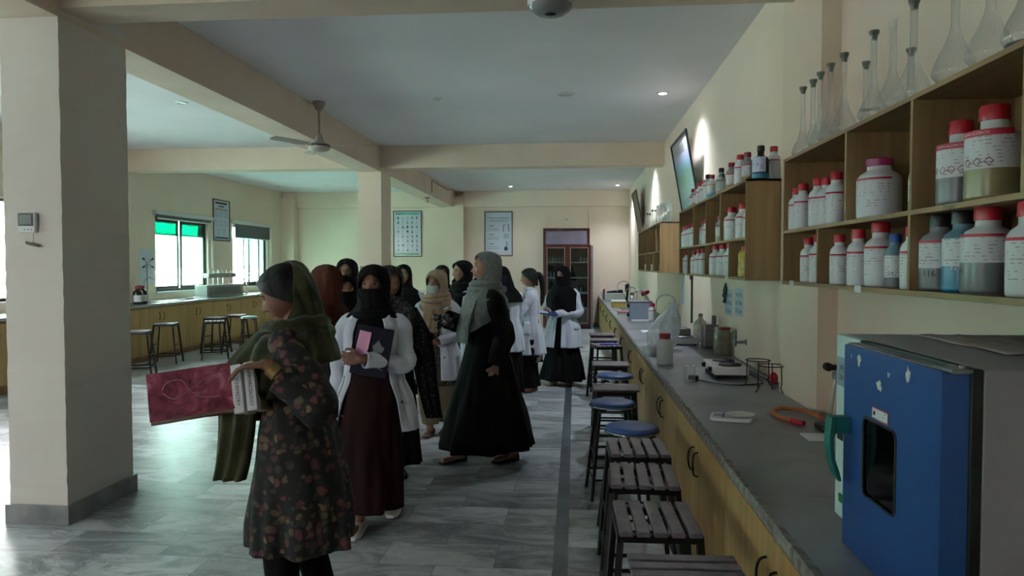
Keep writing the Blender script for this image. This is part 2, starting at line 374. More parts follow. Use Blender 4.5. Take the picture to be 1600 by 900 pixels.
for i in range(0, len(edges), 2): b.box((XL-TW, edges[i], 0), (XL, edges[i+1], ZC))
for a, c, z0, z1 in WINS: b.box((XL-TW, a, 0), (XL, c, z0)); b.box((XL-TW, a, z1), (XL, c, ZC))
struct('wall_left', b, 'paint_cream')
# columns, pilasters, beams
CX0, CX1 = -3.42, -3.05
def column(name, x0, x1, y0, y1, m='paint_column'):
    b = MB(); b.box((x0, y0, 0), (x1, y1, 3.3))
    bmesh.ops.subdivide_edges(b.bm, edges=[e for e in b.bm.edges if e.calc_length() > 2], cuts=60)
    rnd = random.Random(3)
    for v in b.bm.verts:
        if 0 < v.co.z < 3.2: v.co.x += rnd.uniform(-.0022, .0022); v.co.y += rnd.uniform(-.0022, .0022)
    return struct(name, b, m, smooth=False)
column('column', CX0, CX1, 4.0, 4.64); column('column', CX0, CX1, 11.05, 11.65, 'paint_cream')
column('column', CX0, CX1, -2.6, -2.0)
def skirt(x0, x1, y0, y1, t=.02, h=.115):
    b = MB()
    b.box((x0-t, y0-t, 0), (x1+t, y0, h)); b.box((x0-t, y1, 0), (x1+t, y1+t, h)); b.box((x0-t, y0, 0), (x0, y1, h)); b.box((x1, y0, 0), (x1+t, y1, h))
    return struct('skirting', b, 'skirting', bevel=.002)
skirt(CX0, CX1, 4.0, 4.64); skirt(CX0, CX1, 11.05, 11.65)
struct('pilaster', MB().box((-3.27, 17.82, 0), (-2.8, YB, 3.3)), 'paint_cream')
struct('pilaster', MB().box((XL, 17.75, 0), (-7.2, YB, 3.3)), 'paint_cream')
struct('pilaster', MB().box((XL, 11.0, 0), (XL+.16, 11.4, 3.3)), 'paint_cream')
struct('pilaster', MB().box((1.26, 3.81, 0), (XR, 4.49, ZC)), 'paint_cream_worn')
struct('beam', MB().box((CX0, YF, 3.04), (CX1, YB, ZC)), 'paint_beam')
for y0, y1 in ((4.0, 4.29), (11.0, 11.3)):
    struct('beam', MB().box((CX1-.02, y0, 3.09), (XR, y1, ZC)), 'paint_beam')
    struct('beam', MB().box((XL, y0, 3.09), (CX0+.02, y1, ZC)), 'paint_beam')
struct('beam', MB().box((-2.8, 17.9, 3.04), (XR, YB, ZC)), 'paint_cream')
struct('beam', MB().box((XL, 17.9, 3.04), (-3.27, YB, ZC)), 'paint_cream')
struct('wall_niche_edge', MB().box((.36, 18.0, 2.02), (.39, YB, 3.04)), 'paint_cream')
for x0, x1 in ((-2.8, -.85), (.45, .6)):
    struct('baseboard_back', MB().box((x0, YB-.02, 0), (x1, YB, .1)), 'skirting')
struct('baseboard_right', MB().box((XR-.015, YF, 0), (XR, .1, .1)), 'skirting')

# windows with aluminium frames, sliding sashes, roller blinds
mat('aluminium_dark', '3c3f3c', '484b48', rough=.4, metal=.4, scale=10); mat('aluminium_white', 'c9ccca', rough=.4)
mat('blind_grey', '606366', '6b6e71', rough=.8, scale=60)
def window(i, y0, y1, WZ0, WZ1, greens, opened, blind):
    w = MB(); x0, x1 = XL-.15, XL-.05; t = .045
    w.box((x0, y0, WZ0), (x1, y1, WZ0+t)); w.box((x0, y0, WZ1-t), (x1, y1, WZ1)); w.box((x0, y0, WZ0+t), (x1, y0+t, WZ1-t)); w.box((x0, y1-t, WZ0+t), (x1, y1, WZ1-t))
    r = struct('window_%d' % i, w, 'aluminium_dark', bevel=.003)
    n = 2; wd = (y1-y0-2*t)/n
    for k in range(n):
        a = y0+t+k*wd; c = a+wd; xa = XL-(.085 if k else .125); f = .05
        if opened == k: a = a + (-wd*.78 if k else wd*.78); c = a+wd
        a = max(a, y0+t); c = min(c, y1-t)
        s = MB(); s.box((xa, a, WZ0+t), (xa+.03, a+f, WZ1-t)); s.box((xa, c-f, WZ0+t), (xa+.03, c, WZ1-t)); s.box((xa, a+f, WZ0+t), (xa+.03, c-f, WZ0+t+f)); s.box((xa, a+f, WZ1-t-f), (xa+.03, c-f, WZ1-t))
        so = s.build('sash', 'aluminium_dark', r, bevel=.003)
        if i == 1: MB().box((xa+.018, a+f, WZ1-t-f-.24), (xa+.020, c-f, WZ1-t-f)).build('film', 'window_film', so, smooth=False)
        p = MB(); p.box((xa+.012, a+f-.005, WZ0+t+f-.005), (xa+.017, c-f+.005, WZ1-t-f+.005)); p.build('pane', 'pane_green' if greens else 'pane_clear', so, smooth=False)
    sl = MB(); sl.box((XL-.05, y0-.02, WZ0-.03), (XL+.03, y1+.02, WZ0)); sl.build('sill', 'aluminium_white', r, bevel=.004)
    return r
def blind(i, y0, y1, drop, label):
    r = thing('roller_blind', label, 'blind', (XL, y0, 2.53))
    b = MB(); b.box((.0, -.05, -.05), (.09, y1-y0+.05, .03)); b.build('cassette', 'aluminium_white', r, bevel=.008)
    b = MB(); b.cyl((.045, 0, -.045), (.045, y1-y0, -.045), .03, n=14); b.build('roller', 'blind_grey', r)
    b = MB(); b.box((.06, .02, -.05-drop), (.064, y1-y0-.02, -.03)); b.build('fabric', 'blind_grey', r)
    b = MB(); b.cyl((.062, .01, -.055-drop), (.062, y1-y0-.01, -.055-drop), .012, n=8); b.build('bottom_bar', 'aluminium_white', r)
    b = MB(); b.tube([(.05, y1-y0+.02, -.03), (.05, y1-y0+.02, -1.0), (.06, y1-y0+.05, -1.05), (.07, y1-y0+.05, -.03)], .004, 6); b.build('chain', 'white_plastic', r)
window(1, *WINS[3], True, None, 0); window(2, *WINS[4], True, 0, 0)
for k, (w, g, o) in enumerate(((WINS[0], False, 0), (WINS[1], False, 1), (WINS[2], False, 1))): window(3+k, *w, g, o, 0)
for k, (x0, x1) in enumerate(FWINS):
    w = MB(); ya, yb_ = YF-.15, YF-.07; t = .05
    w.box((x0, ya, FZ0), (x1, yb_, FZ0+t)); w.box((x0, ya, FZ1-t), (x1, yb_, FZ1)); w.box((x0, ya, FZ0+t), (x0+t, yb_, FZ1-t)); w.box((x1-t, ya, FZ0+t), (x1, yb_, FZ1-t)); w.box(((x0+x1)/2-t/2, ya, FZ0+t), ((x0+x1)/2+t/2, yb_, FZ1-t))
    r = struct('window_%d' % (7+k), w, 'aluminium_dark', bevel=.003)
    MB().box((x0+t, YF-.115, FZ0+t), ((x0+x1)/2-t/2, YF-.11, FZ1-t)).build('pane', 'pane_clear', r); MB().box(((x0+x1)/2+t/2, YF-.115, FZ0+t), (x1-t, YF-.11, FZ1-t)).build('pane', 'pane_clear', r)
blind(1, 12.22, 14.13, .06, 'roller blind rolled fully up over the window beside the heating rack')
blind(2, 15.14, 16.98, .3, 'grey roller blind partly lowered over the window right of the wall chart')
# outdoors seen through the windows
mat('render_white', 'd6dbd6', 'c9cfca', rough=.8, scale=2); mat('concrete_ground', 'bcd6d0', 'aecac4', rough=.8, scale=1.2)
mat('outdoor_panel', '9db8c8', '92aebf', rough=.6, scale=2); mat('outdoor_pink', 'c79ab0', 'bb8da4', rough=.6, scale=2); mat('canopy_green', '1e9c82', '25a98e', rough=.6, scale=2)
struct('ground_outside', MB().box((-30, -20, -.3), (XL-.3, 40, -.05)), 'concrete_ground')
b = MB(); b.box((-14, -6, -.05), (-13.5, 34, 2.9)); wl = struct('outside_wall', b, 'render_white')
b = MB()
for y in range(-4, 33, 4): b.box((-13.52, y, .1), (-13.47, y+1.5, 1.5))
b.build('panel', 'outdoor_panel', wl)
b = MB()
for y in range(-3, 33, 8): b.box((-13.52, y+2.2, .6), (-13.47, y+3.0, 2.3))
b.build('shutter', 'outdoor_pink', wl)
b = MB(); b.box((-13.6, -6, 2.55), (-12.6, 34, 2.85)); b.build('canopy', 'canopy_green', wl)

# ================================================================ BENCHES
XB, ZB = .60, .793
UNIT = 1.371
def base_cabinet(name, label, loc, rz, w, d, h, kick, group):
    """front faces local -y; width along local x from 0"""
    r = thing(name, label, 'cabinet', loc, rz, group)
    b = MB(); b.box((0, .02, kick), (w, d, h)); b.box((0, .07, 0), (w, d, kick)); b.build('body', 'edge_wood', r)
    for k in range(2):
        a, c = (.004 + k*w/2, w/2 - .004 + k*w/2)
        dr = MB().box((a, 0, kick+.005), (c, .019, h-.03)).build('door', 'door_wood', r, bevel=.0025)
        hx = (c-.055) if k == 0 else (a+.055); hz = h-.17
        pts = [(hx, -.004, hz+.06), (hx, -.024, hz+.052), (hx+(.012 if k else -.012), -.032, hz+.02), (hx+(.012 if k else -.012), -.032, hz-.02), (hx, -.024, hz-.052), (hx, -.004, hz-.06)]
        MB().tube(smooth(pts, 4), .0045, 6).build('handle', 'black_metal', dr)
    return r
k = 0; ords = ['first','second','third','fourth','fifth','sixth','seventh','eighth','ninth','tenth','eleventh','twelfth','thirteenth','fourteenth']
proto = None
ys = [.175+UNIT*i for i in range(13)]
vis = [y for y in ys if y+UNIT > 1.3]
for i, y in enumerate(vis):
    lab = 'wooden two-door cabinet under the right-hand worktop, %s one from the blue oven end' % ords[i]
    if proto is None:
        proto = base_cabinet('base_cabinet', lab, (XB+.015, y+UNIT, 0), -PI/2, UNIT, .72, ZB-.04, .07, 'two-door cabinets under the right worktop')
    else: dup(proto, (XB+.015, y+UNIT, 0), -PI/2, lab)
yend = vis[-1]+UNIT
r = thing('worktop', 'long grey stone worktop running along the right wall', 'worktop', (XB, 0, ZB))
b = MB(); b.box((0, -1.2, -.04), (XR-XB-.001, yend+.02, 0)); b.build('slab', 'bench_stone', r, bevel=.004)
b = MB(); n = 260
rnd = random.Random(5); g = []
for i in range(n+1):
    y = -1.2 + (yend+1.22)*i/n
    g.append([(-.003+rnd.uniform(-.0025, .001), y, -.0385), (-.006+rnd.uniform(-.003, .002), y, -.02), (-.001+rnd.uniform(-.003, .002), y, .0012), (.02+rnd.uniform(-.006, .006), y, .0008)])
b.quad_grid(g); b.build('rough_edge', 'stone_edge', r, smooth=False)
# sinks on the worktop: rim and flat dark sheet painted as bowl shade
for sy in (7.95, 12.6):
    b = MB(); 
    b.tube([(.22, sy-.25, .004), (.6, sy-.25, .004), (.6, sy+.25, .004), (.22, sy+.25, .004)], .008, 8, close=True, flat=.6); b.build('sink_rim', 'chrome', r)
    b = MB(); b.box((.225, sy-.245, .0005), (.595, sy+.245, .0025)); b.build('sink_shade', mat('sink_shadow', '3a3d40', '44474a', rough=.3, scale=4), r)
# left bench
LX, LZ, LU = -6.85, .93, 1.145
proto = None; y = 10.68-LU*7; i = 0
while y < 17.0:
    lab = 'wooden two-door cabinet under the worktop below the windows, number %s counted from the corner by the blinds' % ords[12-i] if False else None
    y += LU
yl = [10.68+LU*q for q in range(-3, 6)]
for i, y in enumerate(yl):
    lab = 'wooden two-door cabinet of the bench below the windows, %s one from the far corner' % ords[len(yl)-1-i]
    if proto is None:
        proto = base_cabinet('base_cabinet', lab, (LX-.015, y, 0), PI/2, LU, .66, LZ-.04, .1, 'two-door cabinets under the window bench')
    else: dup(proto, (LX-.015, y, 0), PI/2, lab)
r = thing('worktop', 'pale stone worktop of the bench running below the windows', 'worktop', (XL, 0, LZ))
b = MB(); b.box((.001, yl[0], -.04), (LX-XL+.01, yl[-1]+LU+.02, 0)); b.build('slab', mat('pale_stone', '8f9896', 'a7afac', rough=.25, scale=2), r, bevel=.004)
# bench against the back wall, left bay
r = base_cabinet('base_cabinet', 'wooden cabinet against the far wall behind the smiling student', (-5.6, 17.35, 0), 0, 2.2, .66, .88, .1, None)
r = thing('worktop', 'white topped bench against the far wall behind the smiling student', 'worktop', (-5.62, 17.33, .88))
MB().box((0, 0, 0), (2.24, .7, .04)).build('slab', 'white_plastic', r, bevel=.004)

# ================================================================ WALL SHELVES
SX, SZ0, SZM, SZ1 = 1.05, 1.49, 1.742, 2.10
def shelf_unit(label, y0, y1, top_div, bot_div, XWALL=XR):
    y0, y1, top_div, bot_div = FY(y0), FY(y1), [FY(q) for q in top_div], [FY(q) for q in bot_div]
    r = thing('wall_shelf', label, 'shelf', (SX, y0, SZ0)); t = .016; D = XWALL-SX-.002; L = y1-y0; H = SZ1-SZ0; M = SZM-SZ0
    MB().box((0, 0, 0), (D, t, H)).build('side_panel', 'shelf_wood', r, bevel=.001)
    MB().box((0, L-t, 0), (D, L, H)).build('side_panel', 'shelf_wood', r, bevel=.001)
    MB().box((-.001, 0, -.018), (D, L, 0)).build('bottom_board', 'shelf_wood_y', r, bevel=.001)
    MB().box((-.001, 0, H-t), (D, L, H)).build('top_board', 'shelf_wood_y', r, bevel=.001)
    MB().box((.001, t, M-t), (D, L-t, M)).build('middle_board', 'shelf_wood_y', r, bevel=.001)
    MB().box((D-.006, t, 0), (D, L-t, H-t)).build('back_board', 'shelf_wood_y', r)
    for y in top_div: MB().box((.001, y-y0-t/2, M), (D-.006, y-y0+t/2, H-t)).build('divider', 'shelf_wood', r, bevel=.001)
    for y in bot_div: MB().box((.001, y-y0-t/2, 0), (D-.006, y-y0+t/2, M-t)).build('divider', 'shelf_wood', r, bevel=.001)
    return r
# (the far edges of dividers come from the photo)
near_shelf = shelf_unit('open wooden wall shelf above the blue oven, with glass flasks on top', .98, 3.585, [1.672, 2.23, 2.77], [1.2, 2.235, 3.08])
lettering('Stopper', .022, 'ink', near_shelf, T(-.002, FY(1.99)-FY(.98), SZM-SZ0-.008) @ RZ(-PI/2))
mid_shelf = shelf_unit('open wooden wall shelf full of red-capped bottles, left of the flask shelf', 4.37, 7.14, [5.15, 5.70, 6.30], [4.85, 5.73, 6.6])
far_shelf = shelf_unit('open wooden wall shelf nearest the far wall, with clear beakers on top', 8.75, 11.7, [9.2, 10.2, 11.0], [9.5, 10.4, 11.2])
for r, y0, pts in ((near_shelf, .98, (2.62, 3.42)), (mid_shelf, 4.37, (4.9, 6.7))):
    for y in pts:
        b = MB(); b.box((-.004, FY(y)-FY(y0)-.03, -.022), (.0, FY(y)-FY(y0)+.03, .004)); b.build('tape_patch', 'paper', r)

# ================================================================ STOOLS
def leg_tube(b, p0, p1, r=.011): b.cyl(p0, p1, r, r, 4)
def make_slat_stool(name, label, gr, h=.64, w=.30, d=.34, splay=.045, slats=5):
    r = thing(name, label, 'stool', (0,0,0), 0, gr)
    sw = w/slats
    for k in range(slats):
        x = -w/2 + sw*(k+.5)
        MB().box((x-sw*.38, -d/2, h-.018), (x+sw*.38, d/2, h)).build('slat', 'slat_wood', r, bevel=.003)
    b = MB(); z1, z0 = h-.018, h-.045; q = .022
    b.box((-w/2, -d/2+.02, z0), (w/2, -d/2+.02+q, z1)); b.box((-w/2, d/2-.02-q, z0), (w/2, d/2-.02, z1)); b.box((-w/2, -d/2+.02, z0), (-w/2+q, d/2-.02, z1)); b.box((w/2-q, -d/2+.02, z0), (w/2, d/2-.02, z1))
    b.build('seat_frame', 'black_metal', r)
    P = {}
    for sx in (-1, 1):
        for sy in (-1, 1):
            a = Vector((sx*(w/2-.012), sy*(d/2-.032), z0)); c = Vector((sx*(w/2-.012+splay), sy*(d/2-.032+splay*.6), 0)); P[sx, sy] = (a, c)
            b = MB(); leg_tube(b, a+Vector((0, 0, .01)), c, .0155); b.build('leg', 'black_metal', r, smooth=False)
    for z in (.13, .3):
        f = z/z0
        c = {k: v[1].lerp(v[0], f) for k, v in P.items()}
        pairs = (((-1,-1),(1,-1)), ((1,-1),(1,1)), ((1,1),(-1,1)), ((-1,1),(-1,-1))) if z < .2 else (((1,-1),(1,1)), ((-1,1),(-1,-1)))
        for k0, k1 in pairs: b = MB(); leg_tube(b, c[k0], c[k1], .010); b.build('stretcher', 'black_metal', r, smooth=False)
    return r
def make_round_stool(name, label, gr, cushion='blue_vinyl', h=.64, R=.155):
    r = thing(name, label, 'stool', (0,0,0), 0, gr)
    MB().lathe([(0, h-.03), (R-.008, h-.03), (R+.001, h-.018), (R-.004, h-.006), (R*.8, h+.003), (0, h+.006)], n=40).build('cushion', cushion, r, angle=60)
    b = MB(); g = [(( R+.001)*math.cos(2*PI*i/40), (R+.001)*math.sin(2*PI*i/40), h-.028) for i in range(40)]; b.tube(g, .006, 8, close=True); b.build('rim', 'chrome', r, angle=60)
    P = []
    for a in (45, 135, 225, 315):
        c, s = math.cos(math.radians(a)), math.sin(math.radians(a))
        top = Vector((c*.08, s*.08, h-.05)); kn = Vector((c*(R-.012), s*(R-.012), h-.07)); ft = Vector((c*(R+.07), s*(R+.07), 0)); P.append((kn, ft))
        MB().tube(smooth([top, (c*(R-.035), s*(R-.035), h-.05), kn, ft], 3), .0115, 8).build('leg', 'black_metal', r)
    for z in (.14, .3):
        b = MB(); q = [p[1].lerp(p[0], z/(h-.05)) for p in P]; b.tube(q, .008, 6, close=True); b.build('foot_ring', 'black_metal', r)
    return r
G1, G2, G3 = 'slatted stools along the right worktop', 'round blue stools along the right worktop', 'dark stools in front of the window bench'
spots = [(.345, 2.15, PI/2+.03, 'slatted wooden-top stool closest to the blue oven, slats lying across'),
         (.30, 2.64, .02, 'slatted stool second along the worktop from the blue oven'),
         (.305, 3.17, -.03, 'slatted stool third along the worktop from the blue oven'),
         (.325, 3.67, .02, 'slatted stool fourth along the worktop from the blue oven, next to round blue stools'),
         (.315, 5.45, PI/2, 'slatted stool standing between two round blue stools'),
         (.34, 6.75, PI/2, 'slatted stool just beyond the furthest round blue stool'),
         (.37, 8.35, .25, 'slatted stool with skewed slats, first of the far trio by the bench'),
         (.37, 8.95, PI/2, 'slatted stool in the middle of the far trio by the bench'),
         (.37, 9.6, PI/2, 'slatted stool last of the far trio by the bench')]
proto = make_slat_stool('lab_stool', spots[0][3], G1); proto.location = spots[0][:2]+(0,); proto.rotation_euler.z = spots[0][2]
for x, y, a, lab in spots[1:]: dup(proto, (x, y, 0), a, lab)
tgt = proto
rs = [(.335, 4.13, .2, 'round blue cushioned stool nearest the slatted stools, no chrome legs showing'), (.262, 4.87, .1, 'round blue cushioned stool in the middle of the three, black bent legs visible'), (.345, 6.08, 0, 'round blue cushioned stool furthest along the worktop')]
rs[0] = rs[0][:3] + ('round blue cushioned stool closest to the oven, directly beyond four slatted stools',)
rp = make_round_stool('round_stool', rs[0][3], G2); rp.location = rs[0][:2]+(0,); rp.rotation_euler.z = rs[0][2]
for x, y, a, lab in rs[1:]: dup(rp, (x, y, 0), a, lab)
b = MB().box((.3, 8.28, .642), (.52, 8.4, .652)); tag(b.build('notebook', mat('book_blue', '2b2f8f', '3338a0', rough=.4, scale=5), bevel=.002), 'small blue notebook lying on the first stool of the far trio', 'notebook')
mat('dark_top', '2a2826', '363330', rough=.5, scale=12)
ls = [(-6.14, 9.5, .35, 'dark slatted stool beside the near column, leftmost in front of the window bench'),
      (-6.5, 10.8, .2, 'dark stool standing near the cabinets, right of the leftmost slatted one'),
      (-6.35, 12.1, -.1, 'dark stool at the back of the cluster, left side, touching the cabinets'),
      (-5.98, 11.35, .5, 'dark stool at the front of the cluster before the window bench'),
      (-6.3, 12.75, .1, 'dark stool behind the teal round-legged stool in the cluster')]
lp = make_slat_stool('lab_stool', ls[0][3], G3, w=.31, d=.31, splay=.06)
lp.location = ls[0][:2]+(0,); lp.rotation_euler.z = ls[0][2]
for x, y, a, lab in ls[1:]: dup(lp, (x, y, 0), a, lab)
t = make_round_stool('round_stool', 'teal topped stool with rounded black legs before the window bench', None, 'teal_vinyl', R=.15); t.location = (-5.85, 12.35, 0); t.rotation_euler.z = .3
# ================================================================ BOTTLES
def bottle(name, label, loc, r, h, body='hdpe_white', cap='cap_red', rz=0, group=None, capr=.55, caph=.16, sh=.62, lab='label_print', band='band_red', lz=(.2, .6), liquid=None, lv=.3, cat='bottle', square=False, face=None):
    """bottle with neck, ribbed cap, printed label and (sometimes) a liquid showing through"""
    o = thing(name, label, cat, loc, rz, group)
    ch = h*caph; hb = h-ch; cr = r*capr
    MB().lathe([(0, 0), (r*.9, 0), (r*.985, h*.02), (r, h*.05), (r, h*sh), (r*.97, h*(sh+.04)), (r*.84, h*(sh+.1)), (cr*1.02, h*(sh+.15)), (cr*.95, h*(sh+.17)), (cr*.95, hb+.002)], n=28).build('body', body, o, angle=50)
    b = MB(); n = 36; g = []
    for rr, z in ((cr*1.04, hb), (cr*1.06, hb+ch*.15), (cr*1.04, h-ch*.12), (cr*.96, h)):
        g.append([((rr*(1.03 if i % 2 else 1))*math.cos(2*PI*i/n), (rr*(1.03 if i % 2 else 1))*math.sin(2*PI*i/n), z) for i in range(n)])
    rows = b.quad_grid(g, close_u=True); b.bm.faces.new(rows[-1]); b.bm.faces.new(rows[0][::-1]); b.build('cap', cap, o, angle=30)
    if lab:
        a0, a1 = -PI/2-1.45, -PI/2+1.25
        MB().lathe([(r+.0006, h*lz[0]), (r+.0006, h*lz[1])], n=20, a0=a0, a1=a1).build('label', lab, o)
        if band: MB().lathe([(r+.0012, h*(lz[1]-.03)), (r+.0012, h*(lz[1]+.005))], n=20, a0=a0, a1=a1).build('label_band', band, o)
    if liquid: MB().lathe([(0, .001), (r*.9+.0007, -.0002+.001), (r*.985+.0007, h*.02), (r+.0007, h*.05), (r+.0007, h*lv)], n=28).build('liquid', liquid, o, angle=50)
    return o
zU, zL, zT = SZM+.0005, SZ0+.0005, SZ1+.0005
cells = {}
def row(desc, items, z, group, x=1.09):
    """items: (y, kind, [x])"""
    n = len(items)
    for i, it in enumerate(items):
        y, kind = FY(it[0]), it[1]; xx = it[2] if len(it) > 2 else x
        lab = it[3] if len(it) > 3 else None
        K = KINDS[kind]; where = desc if n == 1 else '%s in the %s' % (PLACE(i, n), desc)
        L = lab or ('%s, %s' % (K['say'], where))
        rz = -PI/4 + random.uniform(-.35, .35)
        if kind in cells: dup(cells[kind], (xx, y, z), rz, L, group)
        else:
            kw = {k: v for k, v in K.items() if k not in ('say',)}
            cells[kind] = bottle('bottle', L, (xx, y, z), rz=rz, group=group, **kw)
def PLACE(i, n):
    if i == 0: return 'leftmost'
    if i == n-1: return 'rightmost'
    return ord_[i] + ' from left'
ord_ = ['first', 'second', 'third', 'fourth', 'fifth', 'sixth', 'seventh', 'eighth', 'ninth', 'tenth', 'eleventh']
KINDS = {
 'w': dict(say='white red-capped bottle', r=.037, h=.205),
 'w2': dict(say='broader white red-capped bottle', r=.041, h=.215),
 'w3': dict(say='wide white red-capped bottle', r=.054, h=.235, sh=.6, lz=(.18, .62)),
 'g': dict(say='grey dark-red-capped bottle', r=.036, h=.215, body='hdpe_grey', cap='cap_maroon', lab='label_grey'),
 'jar': dict(say='large white jar with magenta lid', r=.077, h=.222, capr=.58, caph=.13, sh=.64, cap='cap_magenta', lz=(.18, .66)),
 'bg': dict(say='small grey-blue blue-capped bottle', r=.032, h=.185, body='hdpe_blue', cap='cap_blue', lab='label_print', band=None, liquid='liquid_grey', lv=.18),
 'bd': dict(say='dark blue-capped bottle', r=.036, h=.2, body='liquid_grey', cap='cap_blue', lab='label_blue', band=None),
 'y': dict(say='pale yellow bottle', r=.03, h=.18, body='liquid_yellow', cap='cap_green', lab='label_print', band=None),
 'big1': dict(say='big grey-filled bottle with red cap', r=.062, h=.252, body='hdpe_white', cap='cap_red', liquid='liquid_grey', lv=.33, lz=(.34, .72), capr=.5, sh=.6),
 'big2': dict(say='big yellow-tinged bottle with red cap', r=.07, h=.262, body='hdpe_white', cap='cap_red', liquid='liquid_yellow', lv=.33, lz=(.34, .72), capr=.5, sh=.6),
 'k1': dict(say='grey bottle with black cap', r=.055, h=.232, body='hdpe_grey', cap='cap_black', liquid='liquid_grey', lv=.3, lz=(.3, .66), capr=.52),
 'k2': dict(say='blue-filled bottle with black cap', r=.052, h=.235, body='hdpe_blue', cap='cap_black', liquid='liquid_blue', lv=.32, lz=(.32, .66), capr=.52, band=None),
 'k3': dict(say='big grey-filled bright-red-capped bottle', r=.0635, h=.238, body='hdpe_white', cap='cap_red', liquid='liquid_grey', lv=.36, lz=(.36, .68), capr=.5),
 't': dict(say='teal-grey bottle with green cap', r=.045, h=.165, body='hdpe_grey', cap='cap_green', lab='label_grey', band=None, capr=.42),
 'kt': dict(say='tall pale bottle with black cap', r=.042, h=.23, body='hdpe_white', cap='cap_black', capr=.48),
 'bl': dict(say='red-capped bottle holding bright blue liquid', r=.04, h=.2, body='hdpe_white', cap='cap_maroon', lab='label_print', band='band_orange', liquid='liquid_teal', lv=.28),
 'am': dict(say='dark amber bottle with black cap and blue-white label', r=.05, h=.207, body='amber', cap='cap_black', lab='label_blue', band=None, liquid='liquid_blue', lv=.17, capr=.42, sh=.55, lz=(.2, .65)),
 'cl': dict(say='cloudy yellowish red-capped bottle', r=.038, h=.2, body='hdpe_grey', cap='cap_maroon', lab='label_print', band='band_red', liquid='liquid_yellow', lv=.25),
 'am2': dict(say='dark brown reagent bottle with red cap', r=.055, h=.27, body='amber', cap='cap_maroon', lab='label_print', band=None, lz=(.25, .5), capr=.5),
}
GN, GM = 'bottles in the shelf above the blue oven', 'bottles in the middle wall shelf'
row('top left cell above oven', [(3.5, 'w'), (3.4, 'w2'), (3.285, 'g', 1.13), (3.19, 'w2'), (3.085, 'w'), (2.97, 'w2')], zU, GN)
row('cell of the large white jar', [(2.655, 'jar', 1.132, 'large white jar with magenta lid, alone in its shelf cell'), (2.42, 'bd', 1.2), (2.325, 'y', 1.12)], zU, GN)
row('top right cell above oven', [(2.115, 'big1', 1.14), (1.955, 'big2', 1.145)], zU, GN)
row('bottom left cell above oven', [(3.31, 'w'), (3.17, 'w2')], zL, GN)
row('bottom middle cell above oven', [(2.925, 'w'), (2.82, 'w', 1.12), (2.73, 'w2'), (2.607, 'w3', 1.12), (2.42, 'bg'), (2.315, 'w', 1.1)], zL, GN)
row('bottom right cell above oven', [(2.185, 'k1', 1.12), (2.065, 'k2', 1.125), (1.94, 'k3', 1.125), (1.745, 'w3', 1.12)], zL, GN)
row('top leftmost cell of middle shelf', [(7.02, 'w'), (6.86, 'w'), (6.7, 'w'), (6.52, 'w', 1.09), ], zU, GM)
row('top second cell of middle shelf', [(6.18, 'g', 1.12), (5.95, 'w', 1.1)], zU, GM)
row('third upper cell of middle shelf', [(5.36, 'cl', 1.1, 'cloudy bottle with red cap standing alone in its cell of the middle shelf')], zU, GM)
row('top widest cell of middle shelf', [(5.03, 'w3', 1.11), (4.87, 'w2', 1.14), (4.72, 'w3', 1.12), (4.52, 'w2', 1.11)], zU, GM)
row('lower far cell of middle shelf', [(6.9, 'w', 1.09, 'white bottle with red cap standing alone in the lower far cell of the middle shelf')], zL, GM)
row('bottom second cell of middle shelf', [(6.45, 'w'), (6.22, 'w2'), (6.0, 'w2')], zL, GM)
row('bottom third cell of middle shelf', [(5.57, 'w3', 1.11), (5.3, 'w3', 1.11), (5.05, 'w3', 1.11)], zL, GM)
GT = 'bottles standing on top of the middle shelf'
row('row atop middle shelf', [(6.85, 'cl', 1.14), (6.6, 'cl', 1.13), (6.38, 'w', 1.12), (6.18, 'w', 1.12), (6.0, 'kt', 1.12), (5.78, 'bl', 1.11), (5.6, 'kt', 1.15), (5.43, 't', 1.12), (5.1, 'cl', 1.12), (4.83, 'w2', 1.12), (4.63, 'cl', 1.12)], zT, GT)
row('', [(4.42, 'am', 1.15, 'dark amber bottle with black cap at the near end on top of the middle shelf')], zT, GT)
row('', [(4.5, 'w2', 1.25, 'pale bottle with red cap peeking out behind the dark amber bottle')], zT, GT)
# writing on the big bottles
def on_bottle(kind, txt, size, z, r, m='ink', da=0, sx=1): 
    lettering(txt, size, m, cells[kind], T(0, 0, z) @ RZ(da), bend=r+.0018, sx=sx)
for kind, r_, z_ in (('big1', .062, .174), ('big2', .07, .182)):
    MB().lathe([(r_+.0013, z_-.008), (r_+.0013, z_+.009)], n=24, a0=-PI/2-1.45, a1=-PI/2+1.25).build('label_band', 'band_red', cells[kind])
    on_bottle(kind, 'SIGMA-ALDRICH', .011, z_, r_, 'paper', -.15)
    b = MB()
    for i in range(3):
        M = T(0, 0, .105) @ RZ(-.42+i*.42)
        q = .011
        for (x0, z0), (x1, z1) in (((-q, 0), (0, q)), ((0, q), (q, 0)), ((q, 0), (0, -q)), ((0, -q), (-q, 0))):
            b.cyl(M @ Vector((x0, -r_-.0015, z0)), M @ Vector((x1, -r_-.0015, z1)), .0008, n=4)
    b.build('hazard_diamonds', 'band_red', cells[kind])
on_bottle('big1', '08', .026, .105, .062, 'ink', -.95)
on_bottle('k1', '116', .028, .052, .055, 'ink', -.1); on_bottle('k2', '329', .02, .072, .052, 'paper', -.35); on_bottle('k3', '404', .028, .062, .0635, 'ink', -.75)
on_bottle('bg', '24', .02, .05, .032, 'ink_grey', -.3)
